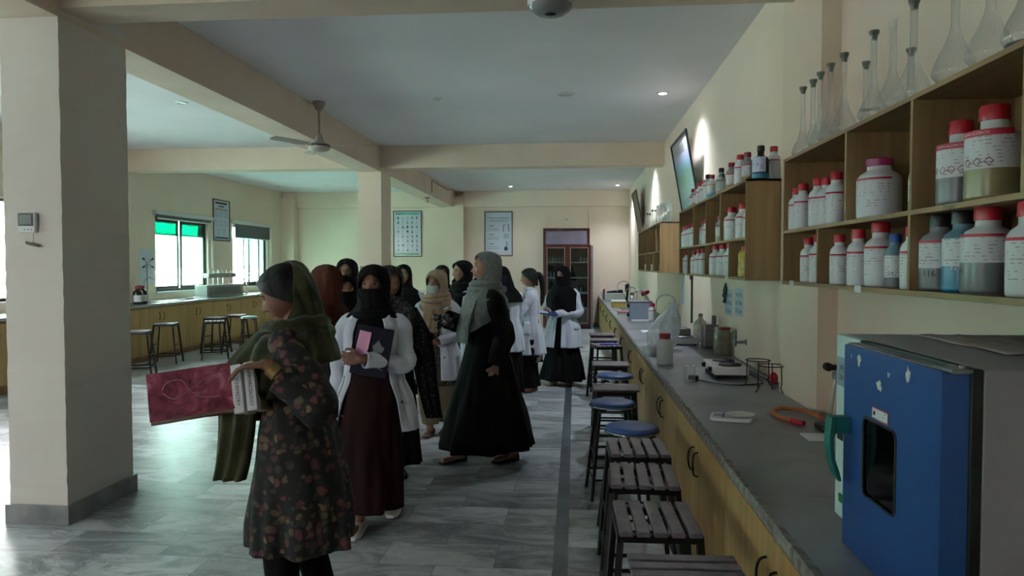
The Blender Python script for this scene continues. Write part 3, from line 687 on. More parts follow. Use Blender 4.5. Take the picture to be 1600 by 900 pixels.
# yellow filled bag-wrapped jar
o = thing('wrapped_jar', 'clear wrapped jar with yellow contents and red lid in the middle shelf', 'jar', (1.11, FY(4.6), zL))
b = MB(); g = []
rnd = random.Random(9)
for j, (r_, z) in enumerate(((.03, 0), (.05, .004), (.053, .05), (.05, .1), (.048, .15), (.035, .175))):
    g.append([((r_+.004*math.sin(5*a+j))*math.cos(a), (r_+.004*math.sin(5*a+j))*math.sin(a), z) for a in [2*PI*i/24 for i in range(24)]])
rows = b.quad_grid(g, close_u=True); b.bm.faces.new(rows[0][::-1]); b.bm.faces.new(rows[-1]); b.build('body', mat('yellow_wrap', '9c8630', 'c0ab55', rough=.25, scale=25, bump=.6, bscale=30), o)
MB().cyl((0, 0, .17), (0, 0, .2), .034, .03, 20).build('lid', 'cap_red', o)

# ---------------------------------------------------------------- volumetric flasks
def flask(label, x, y, h, r, group, stop=True, z=None, sc=1):
    o = thing('volumetric_flask', label, 'flask', (x, FY(y), zT if z is None else z), random.uniform(0, 6), group)
    prof = [(0, .001), (r*.55, .001), (r*.8, .012), (r*.98, r*.45), (r, r*.62), (r*.95, r*.85), (r*.75, r*1.35), (r*.5, r*1.85), (.017, r*2.45), (.0125, r*2.8), (.0115, h*.85), (.0125, h*.93), (.016, h*.945), (.0165, h*.95)]
    b = MB(); b.lathe(prof, n=36); bmesh.ops.delete(b.bm, geom=[f for f in b.bm.faces if len(f.verts) > 4], context='FACES'); b.build('glass_body', 'flask_glass', o, angle=80)
    if stop:
        MB().lathe([(0, h*.9), (.0105, h*.9), (.013, h*.95), (.017, h*.965), (.0185, h*.99), (.0185, h), (0, h)], n=20).build('stopper', 'stopper', o)
    return o
FG = 'glass flasks on top of the shelf above the oven'
fl = [(1.126, 3.54, .35, .05, 1, 'stoppered glass flask at the far left end of the flask row'), (1.13, 3.40, .35, .05, 1, 'stoppered glass flask second from the left in the flask row'),
      (1.12, 3.27, .35, .052, 1, 'stoppered glass flask third from the left in the flask row'), (1.115, 3.13, .35, .052, 1, 'stoppered glass flask fourth from the left in the flask row'),
      (1.11, 2.96, .345, .057, 1, 'stoppered glass flask fifth from the left, broad base, in the flask row'), (1.23, 3.04, .33, .045, 1, 'stoppered glass flask standing behind the row, next to the fifth flask'),
      (1.115, 2.68, .345, .054, 1, 'stoppered glass flask with handwriting low on its body'), (1.115, 2.52, .35, .056, 0, 'open necked glass flask without a stopper, right of the handwritten flask'),
      (1.24, 2.66, .27, .045, 1, 'short stoppered glass flask half hidden behind the row'), (1.112, 2.36, .345, .058, 1, 'tall stoppered glass flask reaching nearly the top of the photo'),
      (1.11, 2.10, .36, .06, 0, 'large unstoppered glass flask just right of the tallest stoppered flask'), (1.115, 1.93, .35, .06, 0, 'large glass flask right of the first one cut by the photo top'),
      (1.12, 1.775, .36, .06, 0, 'large glass flask with grey sediment at its base'), (1.12, 1.64, .36, .06, 0, 'large glass flask at the right end of the row, cut by the photo edge')]
FO = []
for x, y, h, r, s, lab in fl: FO.append(flask(lab, x, y, h, r, FG, s))
lettering('Potassium', .022, 'ink', FO[6], T(0, 0, .045) @ RZ(-FO[6].rotation_euler.z-.6), bend=.055, sx=.8)
MB().lathe([(0, .003), (.04, .003), (.052, .016), (.052, .019), (0, .019)], n=30).build('sediment', 'liquid_grey', FO[12])
FB = 'clear beakers and flasks on top of the far shelf'
for i, y in enumerate((11.5, 11.15, 10.8, 10.45, 10.1, 9.8)):
    flask('%s from the far wall among the small glass vessels on the far shelf' % ('vessel ' + ord_[i]) if False else 'small glass flask with grey stopper, %s from the far end on the far shelf' % ord_[i], 1.14, y, .25+.03*(i % 2), .055, FB, True)
for i, y in enumerate((9.45, 9.15, 8.87)):
    o = thing('glass_jar', 'wide clear glass jar, %s from the near end on top of the far shelf' % ord_[2-i], 'jar', (1.15, FY(y), zT), 0, FB)
    b = MB(); b.lathe([(.0, .001), (.06, .001), (.07, .02), (.07, .2), (.058, .235), (.062, .25)], n=28); bmesh.ops.delete(b.bm, geom=[f for f in b.bm.faces if len(f.verts) > 4], context='FACES'); b.build('glass_body', 'flask_glass', o, angle=70)
    MB().cyl((0, 0, .245), (0, 0, .262), .05, .05, 20).build('lid', 'flask_glass', o)
cb = 'small boxes in the far shelf'
BOXL = ['white box in the upper near cell of the far shelf, beside a taller carton', 'white box in the upper far cell of the far shelf', 'white box in the lower row of the far shelf, second from its far end', 'wide white box in the middle of the lower row of the far shelf', 'white box in the lower near cell of the far shelf', 'tall white carton at the near end of the upper row in the far shelf', 'squarish white box right of the second lowest box in the far shelf']
for i, (y, z, w, h) in enumerate(((9.45, zU, .1, .12), (11.35, zU, .12, .08), (11.0, zL, .1, .09), (10.1, zL, .16, .09), (9.1, zL, .1, .08), (8.95, zU, .07, .17), (10.7, zL, .1, .11))):
    tag(MB().box((1.09, FY(y)-w/2, z), (1.19, FY(y)+w/2, z+h)).build('small_box', 'paper', bevel=.003), BOXL[i], 'box', cb)

# ================================================================ DRYING OVEN
mat('oven_blue', '1b4079', '1f4782', rough=.35, scale=2); mat('oven_grey', 'a09fa9', 'aaa9b3', rough=.5, scale=3); mat('oven_top', '929296', '9c9ca0', rough=.45, scale=3)
mat('oven_mint', 'c4dcd8', 'bad4d0', rough=.45, scale=3); mat('teal_handle', '16605a', '1b6c65', rough=.4, scale=8); mat('gasket', '0e0e10', '19191b', rough=.6, scale=20)
mat('dark_window', '07090a', rough=.08, spec=.7); mat('display', '8fa3ae', rough=.3); mat('switch_green', '1f8a4a', rough=.4); mat('peeled', 'b9b7ad', 'cbc9c0', rough=.7, scale=20)
OX, OY0, OY1, OZ0, OZ1 = .79, 1.40, 2.125, ZB+.02, 1.363
ov = thing('drying_oven', 'blue and grey laboratory drying oven at the near end of the worktop', 'oven', (OX, OY0+.08, ZB))
z0, z1, L, D = .02, OZ1-ZB, OY1-OY0, 1.345-OX
MB().box((.02, 0, z0), (D, L, z1-.002)).build('body', 'oven_grey', ov, bevel=.004)
MB().box((.018, -.001, z1-.003), (D+.001, L+.001, z1)).build('top_panel', 'oven_top', ov, bevel=.001)
MB().box((0, .0, z0), (.02, L-.17, z1-.001)).build('gasket', 'gasket', ov)
cp = MB().box((-.004, L-.17, z0+.01), (.022, L, z1)).build('control_panel', 'oven_mint', ov, bevel=.003)
MB().box((-.0065, L-.088, z1-.15), (-.004, L-.012, z1-.065)).build('display', 'display', cp)
for q, zz in enumerate((z1-.095, z1-.125)): lettering('888.8' if False else '000', .02, 'ink', cp, T(-.0072, L-.05, zz) @ RZ(-PI/2))
MB().box((-.0065, L-.06, z1-.31), (-.004, L-.02, z1-.27)).build('socket', 'black_plastic', cp)
b = MB(); b.box((-.0062, L-.08, z0+.045), (-.004, L-.02, z0+.115)); b.build('switch_plate', 'oven_mint', cp, bevel=.001)
MB().box((-.012, L-.075, z0+.06), (-.006, L-.05, z0+.085)).build('switch', 'switch_green', cp, bevel=.002)
# door: thick blue slab with rounded near edge and a glazed opening
dY0, dY1 = .008, .55
dr = MB(); wY0, wY1, wZ0, wZ1 = dY1-.405+.1, dY1-.09, .16, .385
wY0, wY1 = .228, .416; wZ0, wZ1 = .98-ZB, 1.18-ZB
dz0, dz1 = .005, 1.352-ZB; X0, X1 = -.045, -.002
def rrect(a, c, d, e, r, n=5):
    out = []
    for (cx, cy, s) in ((c-r, d+r, -90), (c-r, e-r, 0), (a+r, e-r, 90), (a+r, d+r, 180)):
        for i in range(n+1): t = math.radians(s+90*i/n); out.append((cx+r*math.cos(t), cy+r*math.sin(t)))
    return out
def ring_face(b, outer, inner, x):
    """face with a hole: bridge outer rectangle points to inner loop (same count)"""
    A = [b.bm.verts.new((x, p[0], p[1])) for p in outer]; B = [b.bm.verts.new((x, p[0], p[1])) for p in inner]; n = len(A)
    for i in range(n): b.bm.faces.new((A[i], A[(i+1) % n], B[(i+1) % n], B[i]))
    return A, B
inner = rrect(wY0, wY1, wZ0, wZ1, .02); outer = rrect(dY0+.02, dY1, dz0, dz1, .004)
A, Bv = ring_face(dr, outer, inner, X0); A2, B2 = ring_face(dr, rrect(dY0, dY1, dz0, dz1, .004), inner, X1); n = len(A)
for i in range(n):
    dr.bm.faces.new((A[i], A[(i+1) % n], A2[(i+1) % n], A2[i])); dr.bm.faces.new((Bv[i], Bv[(i+1) % n], B2[(i+1) % n], B2[i]))
door = dr.build('door', 'oven_blue', ov, angle=25)
MB().prism(rrect(wY0, wY1, wZ0, wZ1, .02), X0+.004, X0+.008, 'x').build('window_glass', 'dark_window', door)
g = [(X0-.0005, p[0], p[1]) for p in rrect(wY0, wY1, wZ0, wZ1, .02)]; MB().tube(g, .0035, 6, close=True).build('window_gasket', 'gasket', door)
MB().box((X0-.001, .27, 1.187-ZB), (X0, .362, 1.217-ZB)).build('warning_label', 'band_red', door)
MB().box((X0-.0016, .273, 1.190-ZB), (X0-.001, .359, 1.214-ZB)).build('warning_panel', 'label_print', door)
MB().lathe([(0, 0), (.006, 0)], n=12, M=RY(PI/2), loc=(X0-.0018, .347, 1.202-ZB)).build('warning_dot', 'ink', door)
for (y, z, w, h) in ((.449+OY0, 1.3175, .03, .035), (.324+OY0, 1.272, .045, .03), (.273+OY0, 1.3065, .022, .018), (.174+OY0, 1.325, .03, .045), (.50+OY0, 1.325, .008, .012)):
    b = MB(); rnd = random.Random(int(y*100)); n = 11
    b.prism([(y-OY0+w/2*math.cos(2*PI*i/n)*rnd.uniform(.3, 1.1), z-ZB+h/2*math.sin(2*PI*i/n)*rnd.uniform(.4, 1.1)) for i in range(n)], X0-.0008, X0+.001, 'x'); b.build('peeled_sticker', 'peeled', door)
# top flange of the door, hinge
MB().box((X0+.012, dY0, dz1-.001), (.02, dY1+.01, dz1+.003)).build('door_top_strip', 'steel_dull', ov, bevel=.001)
b = MB(); b.box((X0+.004, .0, dz1+.003), (.018, .075, dz1+.009)); b.cyl((-.01, .02, dz1+.009), (-.01, .02, dz1+.015), .007, n=10); b.build('hinge', 'steel_dull', ov, bevel=.001)
# teal curved handle
b = MB(); hz = 1.158-ZB; hy = .515
b.box((X0-.052, hy-.018, hz-.045), (X0, hy+.018, hz))
b.build('handle_bracket', 'teal_handle', door, bevel=.003)
b = MB(); pts = [(X0-.052, hz+.002), (X0-.057, hz-.04), (X0-.058, hz-.08), (X0-.052, hz-.12), (X0-.04, hz-.158), (X0-.03, hz-.175), (X0-.022, hz-.175), (X0-.028, hz-.15), (X0-.04, hz-.115), (X0-.044, hz-.08), (X0-.042, hz-.045), (X0-.038, hz+.002)]
b.prism(pts, hy-.02, hy+.02, 'y'); b.build('handle', 'teal_handle', door, bevel=.003)
for y in (.08, L-.08):
    for x in (.06, D-.05): MB().cyl((x, y, 0), (x, y, .022), .014, n=12).build('foot', 'black_plastic', ov)
b = MB(); b.lathe([(0, .004), (.02, .004), (.022, .001), (.045, .001), (.047, .005), (.055, .005), (.057, 0)], n=36, loc=(.33, .28, z1))
b.build('vent_disc', 'steel_dull', ov)
b = MB(); b.box((.29, .276, z1+.004), (.37, .284, z1+.008)); b.box((.326, .24, z1+.004), (.334, .32, z1+.0075)); b.build('vent_slots', 'gasket', ov)
# curled sheet lying on the oven
b = MB(); g = []
for i in range(21):
    rowp = []
    for j in range(31):
        x = OX+.19+.33*i/20; y = OY0+.30+.46*j/30-.08*i/20
        rowp.append((x, y, OZ1+.003+.012*(math.sin(j*.33)*.5+.5)*(i/20)+.004*math.sin(i*.7+j*.2)**2))
    g.append(rowp)
b.quad_grid(g); tag(b.build('paper_sheet', 'paper_old', solid=.001), 'creased grey paper sheet lying on top of the blue oven', 'paper')

# ================================================================ THINGS ON THE RIGHT WORKTOP
z = ZB+.001
# kitchen scale
o = thing('digital_scale', 'small white digital scale with round plate near the oven', 'scale', (.80, 3.62, z), -.25)
pts = rrect(-.115, .085, -.075, .075, .03)
b = MB(); b.prism(pts, 0, .02); b.build('body', 'white_plastic', o, bevel=.006)
MB().lathe([(0, .026), (.05, .026), (.066, .03), (.068, .033), (.062, .033), (0, .0315)], n=40, loc=(.03, 0, 0)).build('plate', 'white_plastic', o)
MB().cyl((.03, 0, .018), (.03, 0, .027), .02, n=16).build('plate_post', 'grey_plastic', o)
MB().box((-.10, -.035, .0202), (-.045, .035, .0212)).build('display_panel', mat('lcd_blue', '6d7fb0', '8793b8', rough=.3, scale=60), o)
b = MB(); [b.cyl((-.052+.0, -.045+.0+.018*k, .02), (-.052, -.045+.018*k, .0225), .004, n=8) for k in range(6)]; b.build('buttons', 'ink_blue', o)
# double hotplate, near
def hotplate(label, x, y, rz):
    o = thing('hotplate', label, 'hotplate', (x, y, z), rz)
    b = MB(); b.prism(rrect(-.115, .115, -.22, .22, .02), .03, .085); b.build('body', 'white_plastic', o, bevel=.006)
    b = MB(); b.box((-.1, -.2, .02), (.1, .2, .032)); b.build('base_pan', 'black_plastic', o)
    for yy in (-.11, .105): MB().lathe([(0, .097), (.07, .097), (.076, .094), (.078, .086), (0, .085)], n=36, loc=(.01, yy, 0)).build('burner', mat('cast_iron', '2c2b2a', '3a3836', rough=.6, metal=.5, scale=30), o)
    for yy in (-.12, .12): MB().cyl((-.116, yy, .057), (-.14, yy, .057), .019, .016, 16).build('knob', 'black_plastic', o)
    for yy in (-.05, .0): MB().cyl((-.115, yy, .057), (-.119, yy, .057), .006, n=8).build('pilot_lamp', 'cap_red', o)
    for xx in (-.09, .09):
        for yy in (-.19, .19): MB().cyl((xx, yy, 0), (xx, yy, .022), .012, n=10).build('foot', 'black_plastic', o)
    return o
hp = hotplate('white double hotplate with two dark round burners', 1.06, 5.1, .0)
pts = smooth([(1.14, 4.95, z+.05), (1.2, 4.9, z+.03), (1.23, 4.75, z+.006), (1.12, 4.66, z+.006), (1.0, 4.64, z+.006), (.88, 4.75, z+.006), (.82, 4.82, z+.008)], 5)
MB().tube([Vector(p)-Vector((1.06, 5.1, z)) for p in pts], .0045, 6).build('cord', 'black_plastic', hp)
b = MB(); b.cyl(Vector((.82, 4.82, z+.018))-Vector((1.06, 5.1, z)), Vector((.775, 4.86, z+.018))-Vector((1.06, 5.1, z)), .02, .017, 14); b.build('plug', 'black_plastic', hp)
# tap/cord at the wall side of the hotplate
b = MB(); b.tube(smooth([(1.14, 5.2, z+.05), (1.2, 5.25, z+.04), (1.27, 5.1, z+.008), (1.3, 4.7, z+.008), (1.31, 4.58, z+.05)], 5), .0045, 6); tag(b.build('power_cord', 'black_plastic'), 'black power cord running along the wall behind the hotplate', 'cord')
# balance in the back
o = thing('electronic_balance', 'white electronic balance with grey weighing box behind the red-capped bottle', 'scale', (1.03, 7.05, z), .05)
b = MB(); b.prism(rrect(-.17, .17, -.12, .12, .03), .012, .075); b.build('body', 'white_plastic', o, bevel=.01)
MB().lathe([(0, .09), (.12, .09), (.13, .084), (.13, .079), (0, .077)], n=36, loc=(0, 0, 0)).build('pan', 'steel_dull', o)
MB().box((-.09, -.08, .09), (.09, .08, .16)).build('weighing_box', 'grey_plastic', o, bevel=.01)
for xx in (-.13, .13):
    for yy in (-.09, .09): MB().cyl((xx, yy, 0), (xx, yy, .014), .014, n=10).build('foot', 'black_plastic', o)
# beaker
o = thing('beaker', 'small empty glass beaker on the worktop beside the hotplate plug', 'beaker', (.765, 4.78, z))
b = MB(); b.lathe([(0, .001), (.034, .001), (.037, .006), (.037, .1), (.04, .108)], n=32); b.build('glass_body', 'flask_glass', o, angle=60)
b = MB(); b.tube([(.0395*math.cos(a), .0395*math.sin(a), .108) for a in [2*PI*i/32 for i in range(32)]], .0018, 6, close=True); b.build('rim', mat('glass_rim', 'b9c2c2', rough=.1, spec=.8), o)
b = MB(); b.tube([(.036*math.cos(a), .036*math.sin(a), .004) for a in [2*PI*i/32 for i in range(32)]], .0022, 6, close=True); b.build('base_ring', 'glass_rim', o)
bottle('bottle', 'white plastic bottle with red cap standing alone near the worktop edge', (.703, 5.6, z), .064, .245, lab=None, band=None, capr=.62, caph=.19, sh=.68)
MB().lathe([(0, 0), (.03, 0), (.034, .006), (.05, .03), (.066, .06), (.072, .072), (.066, .072), (.045, .034), (.02, .014), (0, .012)], n=36)
o = thing('mortar', 'small white porcelain mortar bowl behind the lone red-capped bottle', 'bowl', (.68, 6.17, z))
MB().lathe([(0, 0), (.035, 0), (.04, .006), (.06, .03), (.078, .07), (.082, .085), (.076, .085), (.052, .036), (.02, .014), (0, .012)], n=36).build('bowl', 'white_plastic', o, angle=50)
MB().caps((.0, 0, .035), (.05, .03, .1), .012, .008).build('pestle', 'white_plastic', o)
# crumpled clear plastic bag
b = MB(); g = []; rnd = random.Random(4); nn = 40
for j, (r1, r2, zz, ox) in enumerate(((.02, .02, .002, 0), (.11, .1, .01, 0), (.135, .12, .07, 0), (.14, .12, .15, .01), (.13, .11, .22, .03), (.1, .08, .29, .06), (.06, .05, .35, .085), (.035, .03, .40, .10), (.05, .04, .43, .11))):
    g.append([(ox+r1*math.cos(a)*(1+.08*math.sin(5*a+j*.6)+.04*math.sin(11*a+j)), r2*math.sin(a)*(1+.1*math.sin(7*a+j)), zz) for a in [2*PI*i/nn for i in range(nn)]])
b.quad_grid(g, close_u=True)
def bag_mat():
    m, nt, bs = new_mat('bag_film'); N, L = nt.nodes, nt.links
    bs.inputs['Base Color'].default_value = lin('dde3e8'); bs.inputs['Roughness'].default_value = .18; bs.inputs['Alpha'].default_value = .6
    n = N.new('ShaderNodeTexNoise'); n.inputs['Scale'].default_value = 9; n.inputs['Distortion'].default_value = 2; tc = N.new('ShaderNodeTexCoord'); L.new(tc.outputs['Object'], n.inputs['Vector'])
    bp = N.new('ShaderNodeBump'); bp.inputs['Strength'].default_value = .9; bp.inputs['Distance'].default_value = .03; L.new(n.outputs[0], bp.inputs['Height']); L.new(bp.outputs[0], bs.inputs['Normal'])
    MATS['bag_film'] = m
bag_mat()
b.bm.verts.ensure_lookup_table()
tag(b.build('plastic_bag', 'bag_film', loc=(.80, 6.62, z), angle=80), 'crumpled clear plastic bag standing on the worktop', 'bag')
# bottles by the wall
def winchester(label, x, y, mt, h=.24, r=.07):
    o = thing('glass_bottle', label, 'bottle', (x, y, z))
    b = MB(); b.lathe([(0, 0), (r*.92, 0), (r, .012), (r, h*.62), (r*.85, h*.74), (r*.35, h*.86), (r*.28, h*.98), (r*.3, h)], n=30); b.build('glass_body', mt, o, angle=60)
    MB().cyl((0, 0, h-.012), (0, 0, h+.014), r*.33, r*.3, 16).build('stopper', 'stopper', o)
    return o
glass_mat('dirty_glass', (.55, .56, .53, 1), .06, .12, .7)
winchester('dusty clear glass bottle with thin tube in its stopper, against the wall', 1.27, 7.30, 'dirty_glass', .27)
o = bpy.data.objects[-1] if False else None
t_ = thing('can', 'dented dull metal can beside the dusty glass bottle', 'can', (1.265, 6.78, z), .2)
MB().box((-.07, -.05, 0), (.07, .05, .22)).build('body', 'steel_dull', t_, bevel=.012)
MB().cyl((.04, 0, .22), (.04, 0, .3), .022, n=14).build('spout', 'grey_plastic', t_)
o = thing('glass_jar', 'cloudy glass jar with red lid beside the wall tap', 'jar', (1.27, 6.24, z))
MB().lathe([(0, 0), (.068, 0), (.074, .01), (.074, .19), (.062, .21), (.062, .225)], n=30).build('glass_body', mat('cloudy_jar', '6d6558', '8b8577', rough=.25, scale=9), o, angle=50)
MB().cyl((0, 0, .218), (0, 0, .24), .07, .068, 30).build('lid', 'cap_maroon', o)
# wall tap with spindle
def tap(label, x, y, zz, s=1.0, name='wall_tap'):
    o = thing(name, label, 'tap', (x, y, zz)); 
    b = MB(); b.cyl((0, 0, 0), (-.09*s, 0, 0), .011*s, n=12); b.cyl((0, 0, 0), (-.008, 0, 0), .024*s, n=16); b.cyl((-.09*s, 0, -.03*s), (-.09*s, 0, .035*s), .015*s, n=12); b.build('body', 'steel_dull', o, bevel=.001)
    MB().caps((-.09*s, 0, .035*s), (-.085*s, 0, .095*s), .017*s, .009*s).build('handle', mat('tap_grey', '5f625d', '6c6f6a', rough=.4, metal=.5, scale=20), o)
    return o
tap('grey wall tap below the shelf, right of the notices', XR, 5.76, .955)
# tripod stands
def tripod(label, x, y, rz, h=.17, group='metal tripods by the wall'):
    o = thing('tripod_stand', label, 'tripod', (x, y, z), rz, group)
    R = .075; b = MB(); b.tube([(R*math.cos(a), R*math.sin(a), h) for a in [2*PI*i/28 for i in range(28)]], .0035, 6, close=True); b.build('ring', 'black_metal', o)
    for k in range(3):
        a = 2*PI*k/3; c, s = math.cos(a), math.sin(a)
        MB().tube(smooth([(R*c, R*s, h), (R*c*1.03, R*s*1.03, h*.35), (R*c*.93, R*s*.93, h*.25), (R*c*1.2, R*s*1.2, .003)], 3), .0035, 6).build('leg', 'black_metal', o)
    return o
tripod('black wire tripod on the left of the pair by the wall', 1.165, 4.62, .3); tripod('black wire tripod on the right of the pair by the wall', 1.19, 4.42, 1.2, .165)
# retort stand and orange tubing left of the oven
o = thing('retort_stand', 'dark retort stand with clamp, half hidden behind the oven', 'stand', (1.24, 3.42, z))
MB().box((-.1, -.06, 0), (.08, .06, .03)).build('base', 'black_plastic', o, bevel=.006)
b = MB(); b.cyl((-.06, 0, .03), (-.015, 0, .3), .0035, n=8); b.cyl((-.045, 0, .03), (-.01, 0, .3), .0035, n=8); b.build('rods', 'chrome', o)
b = MB(); b.box((-.06, -.02, .285), (.16, .02, .31)); b.cyl((-.06, -.02, .3), (-.06, .02, .3), .02, n=14); b.build('clamp', 'black_plastic', o, bevel=.006)
b = MB(); b.box((-.03, -.035, .24), (.16, .035, .275)); b.build('clamp_jaw', 'grey_plastic', o, bevel=.004)
b = MB(); b.tube(smooth([(1.22, 3.62, z+.02), (1.2, 3.8, z+.014), (1.1, 3.86, z+.014), (1.03, 3.78, z+.014), (1.02, 3.66, z+.014), (1.06, 3.56, z+.014)], 6), .011, 10); tag(b.build('gas_tube', mat('orange_rubber', 'a85a26', 'b4642d', rough=.5, scale=20)), 'orange rubber gas tube looped on the worktop beside the stand', 'tube')
b = MB(); b.cyl((1.06, 3.56, z+.014), (1.1, 3.50, z+.014), .014, n=12); tag(b.build('tube_connector', 'cap_red'), 'red connector at the end of the orange tube', 'connector')
b = MB(); b.box((1.03, 3.2, z), (1.17, 3.33, z+.008)); tag(b.build('tile', 'hdpe_white', bevel=.001), 'thin white tile lying behind the teal oven handle', 'tile')
b = MB(); b.ball((1.29, 4.72, z+.04), (.028, .028, .04), 16, 10); tag(b.build('pipette_bulb', 'cap_red'), 'red rubber bulb lying behind the wire tripods', 'bulb')
# far part of the worktop
def gooseneck(label, x, y, zz, h=.28, reach=.16, m='chrome', d=-1, rz=0):
    o = thing('faucet', label, 'faucet', (x, y, zz), rz); 
    MB().cyl((0, 0, 0), (0, 0, .03), .022, .018, 16).build('base', m, o)
    pts = [(0, 0, .02), (0, 0, h*.65)] + [(d*reach/2*(1-math.cos(t)), 0, h*.65+reach/2*math.sin(t)) for t in [PI*i/8 for i in range(1, 9)]] + [(d*reach, 0, h*.5)]
    MB().tube(pts, .009, 10).build('spout', m, o)
    MB().caps((.0, -.03, .05), (0, .035, .05), .012).build('handle', m, o)
    return o
gooseneck('chrome gooseneck tap by the sink behind the plastic bag', 1.16, 8.3, ZB, .5, .22)
gooseneck('chrome gooseneck tap in the middle of the far worktop', 1.12, 11.4, ZB, .42, .2)
gooseneck('chrome gooseneck tap nearest the far wall', 1.1, 14.2, ZB, .5, .26)
gooseneck('chrome tap beside the red-headed microscope on the far worktop', 1.12, 12.9, ZB, .42, .2)
o = thing('glass_chamber', 'clear-fronted metal box with dark side knobs on the far worktop', 'instrument', (.93, 10.35, z))
MB().box((-.14, -.13, 0), (.17, .13, .24)).build('body', mat('panel_blue', '99a6bd', 'a8b4c8', rough=.25, scale=3), o, bevel=.006)
MB().box((-.15, -.14, .24), (.18, .14, .255)).build('lid', 'steel_dull', o, bevel=.003)
for zz in (.06, .19): MB().cyl((-.14, 0, zz), (-.175, 0, zz), .03, n=16).build('knob', 'black_plastic', o)
b = MB(); b.prism(rrect(-.13, .11, -.07, .07, .02), 0, .03); tag(b.build('scale_base', 'white_plastic', loc=(.9, 9.75, z), bevel=.004), 'flat white scale lying in front of the metal box', 'scale')
bottle('bottle', 'white bottle with red cap right of the metal box on the far worktop', (1.07, 9.9, z), .055, .25, group=None, capr=.6, caph=.2)
o = thing('microscope', 'small dark microscope with red head on the far worktop', 'microscope', (1.17, 11.9, z))
MB().box((-.06, -.07, 0), (.06, .07, .02)).build('base', 'steel_dull', o, bevel=.004); MB().tube(smooth([(.04, 0, .02), (.06, 0, .15), (.02, 0, .25), (-.02, 0, .28)], 4), .014, 8).build('arm', 'steel_dull', o)
MB().caps((-.03, 0, .3), (.03, 0, .33), .045, .04).build('head', 'cap_maroon', o)
o = thing('box', 'yellow box with white top on the far worktop', 'box', (.8, 13.2, z)); MB().box((-.11, -.15, .0), (.13, .15, .1)).build('body', mat('yellow_card', 'a58b3d', 'b39a4c', rough=.6, scale=4), o, bevel=.004)
MB().box((-.12, -.16, .1), (.14, .16, .125)).build('lid', 'white_plastic', o, bevel=.004)
o = thing('instrument', 'long white instrument case with a black lid propped on it, near the far wall', 'instrument', (.83, 15.6, z)); MB().box((-.16, -.3, 0), (.26, .3, .17)).build('body', 'white_plastic', o, bevel=.012)
MB().prism([(-.14, .17), (.22, .17), (.2, .24), (-.1, .2)], -.2, .2, 'y').build('lid', 'black_plastic', o, bevel=.004)
tag(MB().box((.65, 15.95, z), (.68, 16.35, z+.24)).build('book', 'cap_maroon', bevel=.003), 'dark red book standing beside the white instrument case', 'book')
b = MB(); b.ball((.66, 16.5, z+.11), (.05, .06, .11), 16, 10); tag(b.build('white_jar', 'white_plastic'), 'rounded white jar at the far end of the worktop', 'jar')
o = thing('open_book', 'stack of flat books with pink edge lying on the far worktop', 'book', (.78, 11.3, z)); 
MB().box((-.12, -.16, 0), (.12, .16, .025)).build('lower_book', 'paper', o, bevel=.002); MB().box((-.11, -.15, .025), (.12, .15, .045)).build('upper_book', mat('pink_edge', 'a9666e', 'b47880', rough=.6, scale=8), o, bevel=.002)
b = MB(); b.box((.78, 8.2, z), (1.0, 8.5, z+.004)); tag(b.build('papers', 'paper', rot=None), 'white papers lying on the worktop before the plastic bag', 'paper')
o = thing('burner_stand', 'black burner with a tall curved tube by the far wall taps', 'burner', (1.08, 14.9, z)); MB().cyl((0, 0, 0), (0, 0, .03), .06, .05, 20).build('base', 'black_plastic', o); MB().caps((0, 0, .05), (.01, 0, .34), .03, .045).build('body', 'black_plastic', o)
o = thing('wash_bottle', 'clear wash bottle with dark cap between the far taps', 'bottle', (.98, 12.2, z)); MB().lathe([(0, 0), (.06, 0), (.062, .2), (.03, .25), (.03, .27)], n=24).build('body', 'flask_glass', o); MB().cyl((0, 0, .26), (0, 0, .3), .035, n=16).build('cap', 'black_plastic', o)
# notices on the wall, hooks, cable
def notice(label, y, zz, x=XR):
    o = thing('notice', label, 'notice', (x, y, zz), -PI/2)
    MB().box((-.15, -.0012, -.115), (.15, -.0002, .115)).build('sheet', 'paper_blue', o)
    for q, t in enumerate(('Keep the', 'Lab Neat', '& Clean')): lettering(t, .062, 'ink', o, T(0, -.002, .065-q*.068))
notice('pale paper notice reading keep the lab neat, left one with hanging clips', 6.42, 1.24); notice('pale paper notice reading keep the lab neat and clean, right one', 6.03, 1.26)
b = MB()
for i, (dy, dz) in enumerate(((0, .0), (.03, -.05), (-.035, -.03), (.0, -.1))): b.caps((XR-.012, 6.5+dy, 1.40+dz), (XR-.02, 6.51+dy, 1.34+dz), .008, .014)
tag(b.build('wall_clip', 'black_plastic'), 'bunch of small black clips hanging on the wall over the left notice', 'clips')
o = thing('notice', 'narrow pale notice with blue print below the middle shelf', 'notice', (XR, 9.1, 1.25), -PI/2)
MB().box((-.12, -.0012, -.17), (.12, -.0002, .17)).build('sheet', 'label_blue', o)
b = MB(); b.tube([(XR-.012, 8.33, 1.5), (XR-.012, 8.33, .9)], .012, 8); b.box((XR-.03, 8.31, 1.40), (XR-.001, 8.40, 1.46)); tag(b.build('wall_cable', 'black_plastic'), 'black cable running down the wall below the middle shelf', 'cable')
